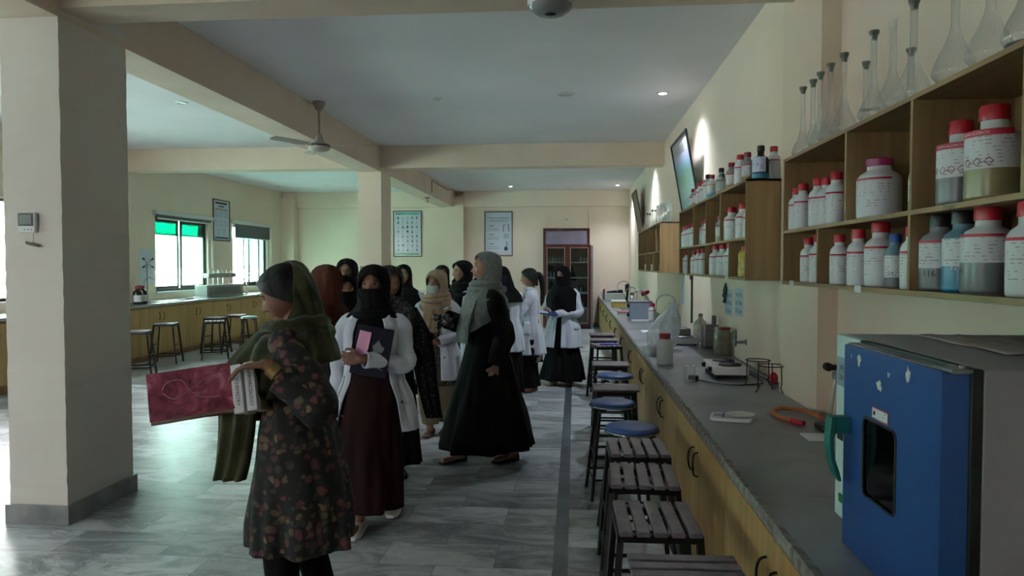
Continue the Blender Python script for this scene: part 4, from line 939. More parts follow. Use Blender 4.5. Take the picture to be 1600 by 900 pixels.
# framed charts on the right wall leaning forward at the top
def frame(name, label, w, h, M4, fm, pic, draw=None, ft=.022, cat='framed poster'):
    o = bpy.data.objects.new(name, None); COL.objects.link(o); o.matrix_world = M4; tag(o, label, cat)
    b = MB(); 
    b.box((-w/2, -.022, -h/2), (-w/2+ft, 0, h/2)); b.box((w/2-ft, -.022, -h/2), (w/2, 0, h/2)); b.box((-w/2+ft, -.022, h/2-ft), (w/2-ft, 0, h/2)); b.box((-w/2+ft, -.022, -h/2), (w/2-ft, 0, -h/2+ft))
    b.build('frame', fm, o, bevel=.002)
    p = MB().box((-w/2+ft*.5, -.008, -h/2+ft*.5), (w/2-ft*.5, -.004, h/2-ft*.5)).build('poster', pic, o)
    MB().box((-w/2+ft*.8, -.0155, -h/2+ft*.8), (w/2-ft*.8, -.0145, h/2-ft*.8)).build('glass', 'poster_glass', o)
    if draw: draw(p)
    return o
def chart_mat():
    m, nt, b = new_mat('rainbow_chart'); N, L = nt.nodes, nt.links
    tc = N.new('ShaderNodeTexCoord'); sp = N.new('ShaderNodeSeparateXYZ'); r = N.new('ShaderNodeValToRGB'); cr = r.color_ramp
    ma = N.new('ShaderNodeMath'); ma.operation = 'MULTIPLY_ADD'; ma.inputs[1].default_value = 1.2; ma.inputs[2].default_value = .5
    for p, c in ((.05, '7ba4a0'), (.3, '8bb5a5'), (.5, '6f9c85'), (.62, '7fa9c0'), (.72, 'b7b3cf'), (.85, 'b8b4b8')): e = cr.elements.new(p); e.color = lin(c)
    cr.elements[0].color = lin('a0b8b4'); cr.elements[-1].color = lin('9c9a9c')
    n = N.new('ShaderNodeTexNoise'); n.inputs['Scale'].default_value = 3; n.inputs['Detail'].default_value = 4
    ad = N.new('ShaderNodeMath'); ad.operation = 'MULTIPLY_ADD'; ad.inputs[1].default_value = .25
    L.new(tc.outputs['Object'], n.inputs['Vector']); L.new(tc.outputs['Object'], sp.inputs[0]); L.new(sp.outputs['Z'], ma.inputs[0]); L.new(n.outputs[0], ad.inputs[0]); L.new(ma.outputs[0], ad.inputs[2])
    sb = N.new('ShaderNodeMath'); sb.operation = 'SUBTRACT'; sb.inputs[1].default_value = .12; L.new(ad.outputs[0], sb.inputs[0]); L.new(sb.outputs[0], r.inputs[0]); L.new(r.outputs[0], b.inputs['Base Color']); b.inputs['Roughness'].default_value = .3; MATS['rainbow_chart'] = m
chart_mat()
mat('frame_black', '1b1b1e', '232326', rough=.4, scale=8); mat('frame_brown', '4b3526', '5a402e', rough=.5, scale=8); mat('frame_navy', '1c1e33', rough=.4)
mat('brown_chart', '8e8172', '6f6355', rough=.6, scale=3); mat('poster_white', 'ccd2de', 'c5cbd8', rough=.5, scale=3)
lean = math.atan2(.145, .81)
M = T(1.262, 8.35, 2.625) @ RZ(-PI/2) @ RX(lean)
def draw_chart(p):
    b = MB()
    for i in range(7): b.box((-.45, -.0092, .3-i*.012), (.3-.05*(i % 3), -.0085, .304-i*.012))
    for i in range(6): b.box((-.05+.08*(i % 3), -.0092, -.3-.03*(i//3)), (.0+.08*(i % 3), -.0085, -.285-.03*(i//3)))
    b.build('chart_print', 'ink_grey', p)
frame('framed_poster', 'tilted framed pastel chart leaning out over the red-capped bottles', 1.17, .82, M, 'frame_black', 'rainbow_chart', draw_chart)
frame('framed_poster', 'tilted brown framed chart high on the wall near the far corner', 1.0, .82, T(1.262, 14.4, 2.625) @ RZ(-PI/2) @ RX(lean), 'frame_brown', 'brown_chart')
# ================================================================ BACK WALL
dr = MB(); dx0, dx1, dzt = -.79, .38, 2.49
dr.box((dx0, YB-.06, 0), (dx0+.06, YB-.001, dzt)); dr.box((dx1-.06, YB-.06, 0), (dx1, YB-.001, dzt)); dr.box((dx0+.06, YB-.06, dzt-.06), (dx1-.06, YB-.001, dzt)); dr.box((dx0+.06, YB-.06, 2.03), (dx1-.06, YB-.001, 2.09))
d1 = struct('door_1', dr, 'red_wood', bevel=.003)
MB().box((dx0+.06, YB-.035, .02), (dx1-.06, YB-.005, 2.03)).build('leaf', 'red_wood', d1)
MB().box((dx0+.06, YB-.03, 2.09), (dx1-.06, YB-.01, dzt-.06)).build('transom', mat('frosted', '8f87a0', '9a92a8', rough=.5, scale=2), d1)
# display cabinet with two glazed doors, placed in front of the door
cy = 17.45
cab = thing('display_cabinet', 'dark red wooden cabinet with two glass doors against the far wall', 'cabinet', (-.74, cy, 0))
w, h, d, t = 1.14, 2.06, .42, .02
b = MB(); b.box((0, .02, .06), (t, d, h)); b.box((w-t, .02, .06), (w, d, h)); b.box((t, .02, .06), (w-t, d, .09)); b.box((t, .02, h-t), (w-t, d, h)); b.box((t, d-.012, .09), (w-t, d, h-t)); b.box((w/2-t/2, .02, .09), (w/2+t/2, d-.012, h-t))
b.build('carcass', 'red_wood', cab, bevel=.002)
MB().box((.01, .03, 0), (w-.01, d-.02, .06)).build('plinth', 'black_plastic', cab)
MB().box((w, .01, .0), (w+.05, d, h-.02)).build('side_lining', 'steel_dull', cab)
for zz in (.48, .86, 1.24, 1.62): 
    MB().box((t, .04, zz), (w/2-t/2, d-.015, zz+.018)).build('shelf', 'white_plastic', cab); MB().box((w/2+t/2, .04, zz), (w-t, d-.015, zz+.018)).build('shelf', 'white_plastic', cab)
for k in range(2):
    a, c = k*w/2+.002, (k+1)*w/2-.002; f = .075; b = MB()
    b.box((a, 0, .07), (a+f, .02, h-.005)); b.box((c-f, 0, .07), (c, .02, h-.005)); b.box((a+f, 0, .07), (c-f, .02, .07+f)); b.box((a+f, 0, h-.005-f), (c-f, .02, h-.005))
    do = b.build('door', 'red_wood', cab, bevel=.003)
    MB().box((a+f-.004, .008, .07+f-.004), (c-f+.004, .012, h-.005-f+.004)).build('pane', 'cabinet_glass', do)
    b = MB(); q = .012
    b.box((a+f-q, -.003, .07+f-q), (a+f, .001, h-.005-f+q)); b.box((c-f, -.003, .07+f-q), (c-f+q, .001, h-.005-f+q)); b.box((a+f, -.003, .07+f-q), (c-f, .001, .07+f)); b.box((a+f, -.003, h-.005-f), (c-f, .001, h-.005-f+q))
    b.build('beading', mat('brass_bead', 'b79a84', 'a58a76', rough=.4, scale=8), do)
    MB().caps((c-.03 if k == 0 else a+.03, -.02, 1.02), (c-.03 if k == 0 else a+.03, -.02, 1.12), .006).build('handle', 'chrome', do)
CG = 'glassware inside the dark red cabinet'
pr = None; nn = 0
for zz, xs in ((1.638, (.12, .2, .28, .36, .44, .9, .98, 1.05)), (1.258, (.15, .24, .33)), (.878, (.8, .9)), (.498, (.2, .95)) ):
    for x in xs:
        side = 'left' if x < .57 else 'right'; sh = {1.638: 'top', 1.258: 'second', .878: 'third', .498: 'fourth'}[zz]
        same = [q for q in xs if (q < .57) == (x < .57)]; i = same.index(x)
        lab = 'clear bottle %son the %s shelf behind the %s cabinet door' % ('' if len(same) == 1 else ord_[i] + ' from left ', sh, side)
        if pr is None:
            pr = bottle('bottle', lab, (-.74+x, cy+.2, zz), .03, .16, body=mat('milky', '9fa8a8', 'b2baba', rough=.2, scale=5), cap='stopper', lab=None, band=None, group=CG, capr=.45)
        else: dup(pr, (-.74+x, cy+.2, zz), 0, lab, CG)
o = thing('tray', 'pale tray with blue cloth on the third shelf behind the right cabinet door', 'tray', (-.74+.98, cy+.2, .878)); MB().box((-.1, -.08, 0), (.1, .08, .03)).build('body', 'paper_blue', o, bevel=.005)
# posters
def poster_grid(p):
    rnd = random.Random(2); w, h = .62, 1.02
    MB().box((-w/2, -.0095, h/2-.02), (w/2, -.0085, h/2+.03)).build('header_band', 'canopy_green', p); MB().box((-w/2, -.0095, -h/2-.03), (w/2, -.0085, -h/2+.01)).build('footer_band', 'canopy_green', p)
    lettering('LABORATORY APPARATUS' if False else 'Lab Apparatus', .045, 'paper', p, T(0, -.0105, h/2+.006))
    b = MB(); b2 = MB(); b3 = MB()
    for r in range(8):
        for c in range(5):
            x = -w/2+.07+c*.122; z = h/2-.1-r*.118; k = rnd.random(); q = b2 if k > .82 else (b3 if k < .35 else b)
            t = rnd.randrange(4)
            if t == 0: q.box((x-.02, -.0092, z-.03), (x+.02, -.0085, z+.01)); q.box((x-.006, -.0092, z+.01), (x+.006, -.0085, z+.04))
            elif t == 1: q.lathe([(0, 0), (.028, 0)], n=14, M=RX(PI/2), loc=(x, -.009, z)); q.box((x-.005, -.0092, z), (x+.005, -.0085, z+.045))
            elif t == 2: q.tube([(x-.02, -.009, z-.03), (x+.02, -.009, z+.035)], .005, 4)
            else: q.prism([(x-.028, z-.03), (x+.028, z-.03), (x+.008, z+.01), (x+.008, z+.04), (x-.008, z+.04), (x-.008, z+.01)], -.0092, -.0085, 'y')
            b3.box((x-.03, -.0092, z-.047), (x+.03, -.0085, z-.041))
    b.build('apparatus_drawings', 'ink_grey', p); b2.build('apparatus_drawings', 'cap_black', p); b3.build('captions', mat('ink_teal', '5d8f90', rough=.6), p)
frame('framed_poster', 'framed chart of small laboratory apparatus drawings in green and black', .75, 1.18, T(-4.29, YB-.002, 2.37) @ RX(.02), 'frame_black', 'poster_white', poster_grid)
def poster_text(p):
    lettering('Frequently Used Apparatus', .054, 'cap_black', p, T(0, -.0095, .40), sx=.95)
    lettering("in Pharmaceutical Lab's", .054, 'cap_black', p, T(0, -.0095, .33), sx=.95)
    b = MB()
    for z0 in (.19, -.03, -.27):
        b.box((-.24, -.0092, z0), (-.12, -.0085, z0+.022))
        for k in range(2): b.box((-.29, -.0092, z0-.065-.045*k), (.02, -.0085, z0-.055-.045*k))
    b.build('text_lines', 'ink_grey', p)
    b = MB(); b.box((.12, -.0092, .05), (.135, -.0085, .23)); b.box((.25, -.0092, .05), (.265, -.0085, .23)); b.box((.12, -.0092, .215), (.17, -.0085, .23)); b.box((.22, -.0092, .215), (.265, -.0085, .23)); b.build('drawing', 'cap_black', p)
    b = MB(); b.box((.13, -.0092, -.12), (.26, -.0085, 0.0)); b.build('drawing', mat('ink_pale', 'a3b6bd', rough=.6), p)
    b = MB(); b.lathe([(0, 0), (.05, 0)], n=16, M=RX(PI/2), loc=(.19, -.009, -.38)); b.tube([(.16, -.009, -.34), (.22, -.009, -.27), (.2, -.009, -.2)], .018, 5, flat=.2); b.build('drawing', 'ink_blue', p)
frame('framed_poster', 'framed white poster headed frequently used apparatus in pharmaceutical labs', .72, 1.14, T(-1.93, YB-.002, 2.36) @ RX(.02), 'frame_navy', 'poster_white', poster_text)
for lab, x, z_ in (('small round socket plate high on the far wall above the door', -.2, 2.72), ('small switch plate low on the far wall pilaster', -3.05, 1.6)):
    o = thing('wall_plate', lab, 'socket', (x, YB-.001 if x > -1 else 17.819, z_)); MB().box((-.04, -.012, -.05), (.04, 0, .05)).build('plate', 'white_plastic', o, bevel=.003)
    MB().cyl((0, -.012, 0), (0, -.016, 0), .018, n=16).build('socket', 'grey_plastic', o)
o = thing('wall_plate', 'small double socket on the side of the far column', 'socket', (CX0+.02, 11.049, 1.5)); MB().box((0, -.012, -.05), (.09, 0, .05)).build('plate', 'grey_plastic', o, bevel=.003)

# ================================================================ LEFT WALL AND WINDOW BENCH
def cal(p):
    b = MB(); w, h = .62, .78
    b.box((-.25, -.0095, .345), (.25, -.0085, .385)); b.box((-.12, -.0095, .285), (.12, -.0085, .31)); b.build('heading', 'ink', p)
    b = MB(); [b.box((-.28+.2*c, -.0092, z), (-.12+.2*c, -.0085, z+.15)) for c in range(3) for z in (.06, -.14)]; [b.box((-.2+.22*c, -.0092, -.33), (-.03+.22*c, -.0085, -.17)) for c in range(2)]; b.build('tables', 'label_blue', p)
    MB().box((-.28, -.0095, -.39), (.28, -.0085, -.355)).build('footer', 'ink_blue', p)
    MB().box((-.28, -.0095, .22), (.28, -.0085, .25)).build('band', mat('ink_pink', 'b58a98', rough=.6), p)
frame('framed_poster', 'brown framed chart hanging between the two windows', .72, .88, T(XL+.002, 14.66, 2.52) @ RZ(PI/2), 'frame_brown', 'poster_white', cal)
o = thing('pinboard', 'pale blank sheet on the wall left of the first window', 'sheet', (XL+.001, 11.95, 1.55), PI/2); MB().box((-.2, -.006, -.33), (.2, 0, .3)).build('sheet', 'poster_white', o)
z = LZ+.001
# heating / extraction rack
o = thing('extraction_rack', 'grey laboratory heating rack with a raised bar of sockets on the window bench', 'instrument', (-7.2, 13.15, z), 0)
L_ = 1.5
MB().box((-.15, -.1, 0), (.2, L_+.05, .02)).build('tray', 'steel_dull', o, bevel=.004)
MB().box((-.12, 0, .02), (.13, L_, .24)).build('body', mat('rack_grey', '8a8d8a', '979a97', rough=.35, metal=.3, scale=8), o, bevel=.006)
MB().box((.131, .3, .05), (.136, L_-.12, .2)).build('grille', mat('rack_dark', '55585a', '6a6d6e', rough=.5, scale=60, stretch=(1, 8, 1)), o)
MB().box((.131, .03, .05), (.137, .25, .2)).build('front_window', 'grey_plastic', o)
for k in range(7): MB().cyl((-.02, .12+.2*k, .24), (-.02, .12+.2*k, .45), .01, n=8).build('post', 'chrome', o)
MB().box((-.07, .22, .38), (.05, 1.35, .47)).build('upper_bar', 'rack_grey', o, bevel=.004)
lettering('ELECTRO' if False else '0000', .06, 'paper', o, T(.052, 1.1, .425) @ RZ(PI/2))
b = MB(); [b.cyl((-.0, .32+.18*k, .47), (0, .32+.18*k, .53), .022, .008, n=10) for k in range(6)]; b.build('top_nozzles', 'flask_glass', o)
MB().box((.135, .04, .03), (.139, .06, .24)).build('corner_strip', 'chrome', o)
gooseneck('chrome gooseneck tap on the window bench right of the heating rack', -7.35, 15.4, LZ, .38, .24, d=1)
gooseneck('chrome gooseneck tap beside the gas cross on the window bench', -7.3, 11.5, LZ, .5, .2, d=1)
gooseneck('chrome tap on the far wall bench behind the smiling student', -4.4, 17.75, .92, .36, .12, rz=PI/2)
o = thing('gas_tap_post', 'slim metal post carrying four small taps in a cross on the window bench', 'tap', (-7.15, 11.35, z)); 
b = MB(); b.cyl((0, 0, 0), (0, 0, .72), .012, n=10); b.cyl((0, 0, 0), (0, 0, .02), .05, n=20); b.build('post', 'chrome', o)
b = MB(); 
for dy in (-.11, .11):
    for dz in (.07, -.05): b.cyl((0, 0, .66), (.02, dy, .66+dz), .007, n=8)
b.build('arms', 'chrome', o)
for dy in (-.11, .11):
    for dz in (.07, -.05): MB().caps((.02, dy, .66+dz), (.02, dy*1.35, .66+dz*1.25), .016, .012).build('nozzle', 'black_plastic', o)
BG = 'brown reagent bottles on the window bench'
for i, (y, x) in enumerate(((10.85, -7.0), (11.05, -7.05), (11.2, -7.2))):
    lab = ('brown glass bottle with dark red cap on the window bench, leftmost of three', 'brown glass bottle with dark red cap on the window bench, middle of three', 'brown glass bottle with dark red cap on the window bench, rightmost of three')[i]
    if i == 0: bb = bottle('bottle', lab, (x, y, z), .075, .3, body='amber', cap='cap_maroon', lab='label_print', band=None, lz=(.15, .5), group=BG, capr=.45, rz=PI/3)
    else: dup(bb, (x, y, z), PI/3, lab, BG)
o = thing('cable', 'black cable lying on the window bench by the rack', 'cable', (-7.1, 12.4, z)); MB().tube(smooth([(0, -.25, .01), (.05, -.1, .01), (-.04, .05, .01), (.03, .25, .012)], 6), .012, 8).build('cable', 'black_plastic', o)
tag(MB().box((-7.25, 11.55, z), (-6.95, 12.15, z+.012)).build('sink_plate', 'white_plastic', bevel=.004), 'white draining plate on the window bench by the gas post', 'plate')

# ================================================================ COLUMN AND CEILING
o = thing('thermo_hygrometer', 'small white digital room monitor mounted on the near column', 'monitor', (-3.255, 3.999, 1.822))
MB().box((-.055, -.028, -.06), (.055, 0, .06)).build('case', 'white_plastic', o, bevel=.006)
MB().box((-.051, -.031, -.02), (.045, -.027, .055)).build('bezel', 'black_plastic', o, bevel=.002); MB().box((-.038, -.0325, -.008), (.036, -.03, .045)).build('screen', mat('lcd_grey', '6f7675', rough=.3), o)
b = MB(); [b.cyl((x_, -.028, -.042), (x_, -.032, -.042), .004, n=8) for x_ in (-.01, .012, .034)]; b.build('buttons', 'grey_plastic', o)
b = MB(); b.tube(smooth([(-3.225, 3.99, 1.76), (-3.222, 3.985, 1.71), (-3.225, 3.985, 1.70)], 3), .0012, 5); b.tube(smooth([(-3.27, 3.985, 1.705), (-3.23, 3.98, 1.695), (-3.18, 3.985, 1.68), (-3.23, 3.982, 1.69), (-3.265, 3.985, 1.70), (-3.2, 3.98, 1.685)], 4), .006, 6)
tag(b.build('sensor_lead', mat('lead_brown', '4b4038', rough=.6)), 'short coiled sensor lead hanging under the room monitor', 'cable')
def downlight(label, x, y, lit, big=.055, power=0, group='recessed ceiling lights'):
    o = thing('downlight', label, 'light', (x, y, ZC), 0, group)
    MB().lathe([(big*.78, -.002), (big*.82, -.012), (big*1.15, -.010), (big*1.28, 0)], n=36).build('trim_ring', 'white_plastic', o, angle=60)
    MB().lathe([(0, -.006), (big*.8, -.006), (big*.8, -.002)], n=30).build('lamp', mat('lamp_on', 'f4f7ff', emit=25) if lit else mat('lamp_off', 'b7b9b8', rough=.3), o)
    if lit:
        l = bpy.data.lights.new('lamp_light', 'SPOT'); l.energy = power; l.spot_size = math.radians(125); l.spot_blend = 1; l.shadow_soft_size = .06; l.color = (.82, .9, 1)
        q = bpy.data.objects.new('lamp_light', l); COL.objects.link(q); q.parent = o; q.location = (0, 0, -.03)
downlight('lit ceiling downlight above the tilted pastel chart', .95, 7.9, True, power=170)
downlight('lit ceiling downlight over the middle of the right worktop, hidden by the beam', .95, 12.3, True, power=170)
downlight('lit ceiling downlight nearest the far right corner', 1.0, 16.86, True, power=170)
downlight('lit ceiling downlight in the far bay left of the unlit one', -1.52, 16.9, True, power=170*.35)
downlight('unlit ceiling downlight in the far bay between two lit ones', -.12, 17.04, False)
downlight('dark unlit ceiling downlight right of the ceiling fan', -1.545, 7.95, False, .045)
downlight('wide unlit ceiling light in the middle of the near bay', -.108, 7.87, False, .085)
downlight('unlit ceiling downlight in the left bay beyond the near column', -4.51, 7.88, False)
downlight('unlit ceiling downlight in the far left bay, nearer the back corner', -5.84, 16.4, False); downlight('unlit ceiling downlight in the far left bay, nearest the windows', -7.0, 16.4, False)
o = thing('ceiling_fan', 'white ceiling fan hanging beside the long beam', 'fan', (-2.93, 8.0, ZC))
mat('fan_paint', '9b9388', 'a79f94', rough=.4, scale=5)
MB().lathe([(0, 0), (.07, 0), (.075, -.02), (.045, -.08), (.03, -.1), (0, -.1)], n=28).build('canopy', 'fan_paint', o, angle=50); MB().cyl((0, 0, -.05), (0, 0, -.4), .013, n=12).build('downrod', 'fan_paint', o)
MB().lathe([(0, -.36), (.028, -.36), (.05, -.44), (.06, -.47), (.1, -.48), (.125, -.5), (.127, -.52), (.11, -.55), (.06, -.57), (0, -.575)], n=40).build('motor', 'fan_paint', o, angle=40)
MB().lathe([(.121, -.495), (.129, -.497), (.13, -.512), (.122, -.514)], n=40).build('dark_band', 'black_plastic', o)
for k, a in enumerate((.02, 2.12, 4.2)):
    M = RZ(a); b = MB(); b.box((.09, -.015, -.508), (.2, .015, -.503), M); b.build('blade_arm', 'fan_paint', o)
    M2 = M @ T(0, 0, -.5) @ RX(.18); b = MB(); g = []
    pts = [(.17, -.045), (.3, -.06), (.6, -.065), (.64, -.055), (.66, 0), (.64, .055), (.6, .06), (.3, .05), (.17, .045)]
    b.prism(pts, -.003, .003, M=M2); b.build('blade', 'fan_paint', o, bevel=.001)
o = thing('dome_camera', 'round dome with dark centre fixed under the near ceiling beam', 'camera', (-.14, 4.13, 3.09))
MB().lathe([(0, 0), (.13, 0), (.135, -.015), (.13, -.035)], n=44).build('base_ring', 'white_plastic', o, angle=50)
MB().lathe([(0, -.092), (.045, -.09), (.085, -.078), (.115, -.055), (.127, -.033)], n=44).build('dome', mat('dome_grey', '6f7070', '7b7c7c', rough=.25, scale=3), o, angle=80)
MB().ball((0, -.02, -.085), (.038, .03, .014), 20, 10).build('lens', 'dark_window', o)
o = thing('ceiling_hook', 'small metal hook under the long beam near the far pilaster', 'hook', (-3.2, 15.3, 3.04)); MB().tube([(0, 0, 0), (0, 0, -.06), (.03, 0, -.1), (-.02, 0, -.11)], .012, 6).build('hook', 'grey_plastic', o); MB().cyl((0, 0, -.02), (0, 0, 0), .06, n=16).build('plate', 'grey_plastic', o)
o = thing('conduit', 'thin conduit bent along the long beam face near the far pilaster', 'conduit', (-3.045, 15.0, 3.1)); MB().tube([(.01, 0, 0), (.01, 0, .27), (.01, 1.9, .27), (.12, 1.95, .27), (.12, 2.0, .3)], .01, 6).build('pipe', 'grey_plastic', o)
# ================================================================ PEOPLE
def interp(rings, z):
    zs = [r[0] for r in rings]; 
    if zs[0] > zs[-1]: rings = rings[::-1]; zs = zs[::-1]
    return [float(np.interp(z, zs, [r[i] for r in rings])) for i in range(1, 5)]
class Cl:
    """garment surface: stacked rounded rings with folds; -y is the front"""
    def __init__(s, rings, fold=(.004, .03), k=9, seed=0, p=2.3, z_mid=1.0, diag=0, twist=None, grow=0, bulge=None):
        s.r = rings; s.f = fold; s.k = k; s.p = p; s.zm = z_mid; rn = random.Random(seed); s.ph = [rn.uniform(0, 6.28) for _ in range(6)]; s.diag = diag; s.head = twist; s.grow = grow; s.zmin = min(r[0] for r in rings); s.bulge = bulge
    def pt(s, a, z, off=0):
        cx, cy, rx, ry = interp(s.r, z); rx += s.grow; ry += s.grow
        c, q = math.cos(a), math.sin(a); e = 2/s.p
        x = rx*abs(c)**e*(1 if c > 0 else -1); y = ry*abs(q)**e*(1 if q > 0 else -1)
        t = min(1, max(0, (s.zm-z)/(s.zm-s.zmin+1e-6))); A = s.f[0]+(s.f[1]-s.f[0])*t
        dd = s.diag*z
        w = math.sin(s.k*a+s.ph[0]+1.3*math.sin(z*3+s.ph[1])+dd)+.55*math.sin((s.k*1.7)*a+s.ph[2]-z*4-dd*.7)+.35*math.sin(s.k*2.6*a+s.ph[3]+z*7+dd)
        m = 1+A*w/max(.12, (rx+ry)/2)*.12/.12 if False else 1
        n = Vector((x/(rx*rx+1e-6), y/(ry*ry+1e-6), 0)); n = n.normalized() if n.length else Vector((0, -1, 0))
        v = Vector((cx+x, cy+y, z)) + n*(A*w+off)
        if s.bulge: v = s.bulge(v)
        if s.head: v = s.head(v)
        return v
    def shell(s, b, z0, z1, a0=None, a1=None, nz=40, na=72, off=0, cap=False):
        """a0/a1: None = closed; else functions of z giving opening edges"""
        g = []
        for j in range(nz+1):
            z = z0+(z1-z0)*j/nz
            if a0 is None: g.append([s.pt(2*PI*i/na, z, off) for i in range(na)])
            else:
                A0, A1 = a0(z), a1(z); g.append([s.pt(A0+(A1-A0)*i/na, z, off) for i in range(na+1)])
        rows = b.quad_grid(g, close_u=a0 is None)
        if cap: b.bm.faces.new(rows[-1])
        return b
def sstep(t): t = min(1, max(0, t)); return t*t*(3-2*t)
def head_turn(yaw, pitch, lo=1.29, hi=1.42):
    piv = Vector((0, .02, 1.40)); R_ = (Matrix.Rotation(yaw, 3, 'Z') @ Matrix.Rotation(pitch, 3, 'X'))
    q1 = R_.to_quaternion()
    from mathutils import Quaternion
    def f(v):
        w = sstep((v.z-lo)/(hi-lo)); 
        if w <= 0: return v
        q = Quaternion().slerp(q1, w); return piv + q @ (v-piv)
    return f
HC = Vector((0, -.005, 1.49))
def head_point(dx, dy, dz):
    """direction -> point on the head surface (neutral)"""
    rx, ry, rz = .073, .092, .112
    x, y, z = dx*rx, dy*ry, dz*rz
    if dz < 0: t = -dz; x *= 1-.30*t**1.6; 
    if dz < 0 and y > 0: y *= 1-.35*(-dz)
    if dy < 0:
        f = -dy; G = lambda u, s_: math.exp(-(u/s_)**2)
        d = 0
        d += .006*G(z-.034, .012)*G(abs(x)-.026, .03)
        d -= .010*G(z-.014, .011)*G(abs(x)-.031, .014)
        nz = .028*G(x, .0105)*(1 if -.03 < z < .012 else 0)*sstep((.016-z)/.046)
        if z <= -.03: nz = .028*G(x, .0135)*G(z+.03, .007)
        d += nz + .006*G(abs(x)-.012, .006)*G(z+.028, .007)
        d += .005*G(z+.052, .004)*G(x, .018)+.005*G(z+.0635, .005)*G(x, .016)-.003*G(z+.0575, .0025)*G(x, .02)
        d += .006*G(z+.09, .012)*G(x, .016)+.004*G(z+.02, .02)*G(abs(x)-.045, .018)
        y -= d*f
    return Vector((x, y, z))+HC
def add_head(b, tw):
    n, m = 72, 64; g = []
    for j in range(1, m):
        t = PI*j/m; g.append([tw(head_point(math.sin(t)*math.cos(2*PI*i/n), math.sin(t)*math.sin(2*PI*i/n), math.cos(t))) for i in range(n)])
    rows = b.quad_grid(g, close_u=True); a = b.bm.verts.new(tw(head_point(0, 0, 1))); c = b.bm.verts.new(tw(head_point(0, 0, -1)))
    for i in range(n): b.bm.faces.new((a, rows[0][i], rows[0][(i+1) % n])); b.bm.faces.new((c, rows[-1][(i+1) % n], rows[-1][i]))
    for sx in (-1, 1):
        M = Matrix.Rotation(.25*sx, 3, 'Z'); 
        g = Vector((sx*.073, .012, 1.487)); b.ball(tw(g), (.009, .019, .031), 12, 10)
def hand(b, W_, D, N, T_, curl=.4, spread=1.0, sc=1.0):
    """palm, four fingers with three bones each, thumb from the side of the palm"""
    D = Vector(D).normalized(); N = Vector(N); N = (N-D*N.dot(D)).normalized(); S_ = D.cross(N)
    if S_.dot(Vector(T_)) < 0: S_ = -S_
    W_ = Vector(W_); tips = []
    for k in range(4):
        o = (1.5-k)*.0195*sc
        base = W_+D*.078*sc*(1-.05*abs(k-1.2))+S_*o; st = W_+D*.012+S_*o*.6
        b.caps(st, base, .0125*sc, .0115*sc)
        ln = (.040, .045, .042, .033)[k]*sc; cur = base; dirv = D+S_*(1.5-k)*.06*spread
        ang = 0
        for q, (f, bend) in enumerate(((1, 45), (.68, 65), (.55, 45))):
            ang += math.radians(bend*curl*(1+.08*k)*1.15); dd = (dirv.normalized()*math.cos(ang)+N*math.sin(ang))
            nx = cur+dd*ln*f; b.caps(cur, nx, (.0088-.0009*q)*sc, (.0080-.0009*q)*sc); cur = nx
        tips.append(cur)
    tb = W_+D*.025*sc+S_*.022*sc; t1 = tb+(D*.6+S_*.75+N*.35*(.4+curl)).normalized()*.038*sc; t2 = t1+(D*.9+S_*(.35-.4*curl)+N*.5*(.2+curl)).normalized()*.032*sc
    t3 = t2+(D*.9+S_*(.1-.5*curl)+N*.6*curl).normalized()*.024*sc
    b.caps(W_+D*.012+S_*.01, tb, .013*sc, .0135*sc); b.caps(tb, t1, .0135*sc, .0105*sc); b.caps(t1, t2, .0103*sc, .0092*sc); b.caps(t2, t3, .0092*sc, .0075*sc)
    b.caps(W_-D*.02, W_+D*.012, .0205*sc*1.0, .021*sc)
SKIN = {'a': ('8a6350', '956c58'), 'b': ('755041', '805a49'), 'c': ('a07a67', 'ab8572')}
for k_, v_ in SKIN.items(): mat('skin_'+k_, v_[0], v_[1], rough=.5, scale=9, spec=.35)
mat('eye_white', 'b9b4ae', rough=.25); mat('iris', '1b100b', rough=.15); mat('brow', '17110f', rough=.8); mat('lip', '8a4a44', '93524b', rough=.45, scale=20); mat('hair_black', '0a0808', '120f0e', rough=.6, scale=40, stretch=(6, 6, .6), bump=.3, bscale=60, spec=.3)
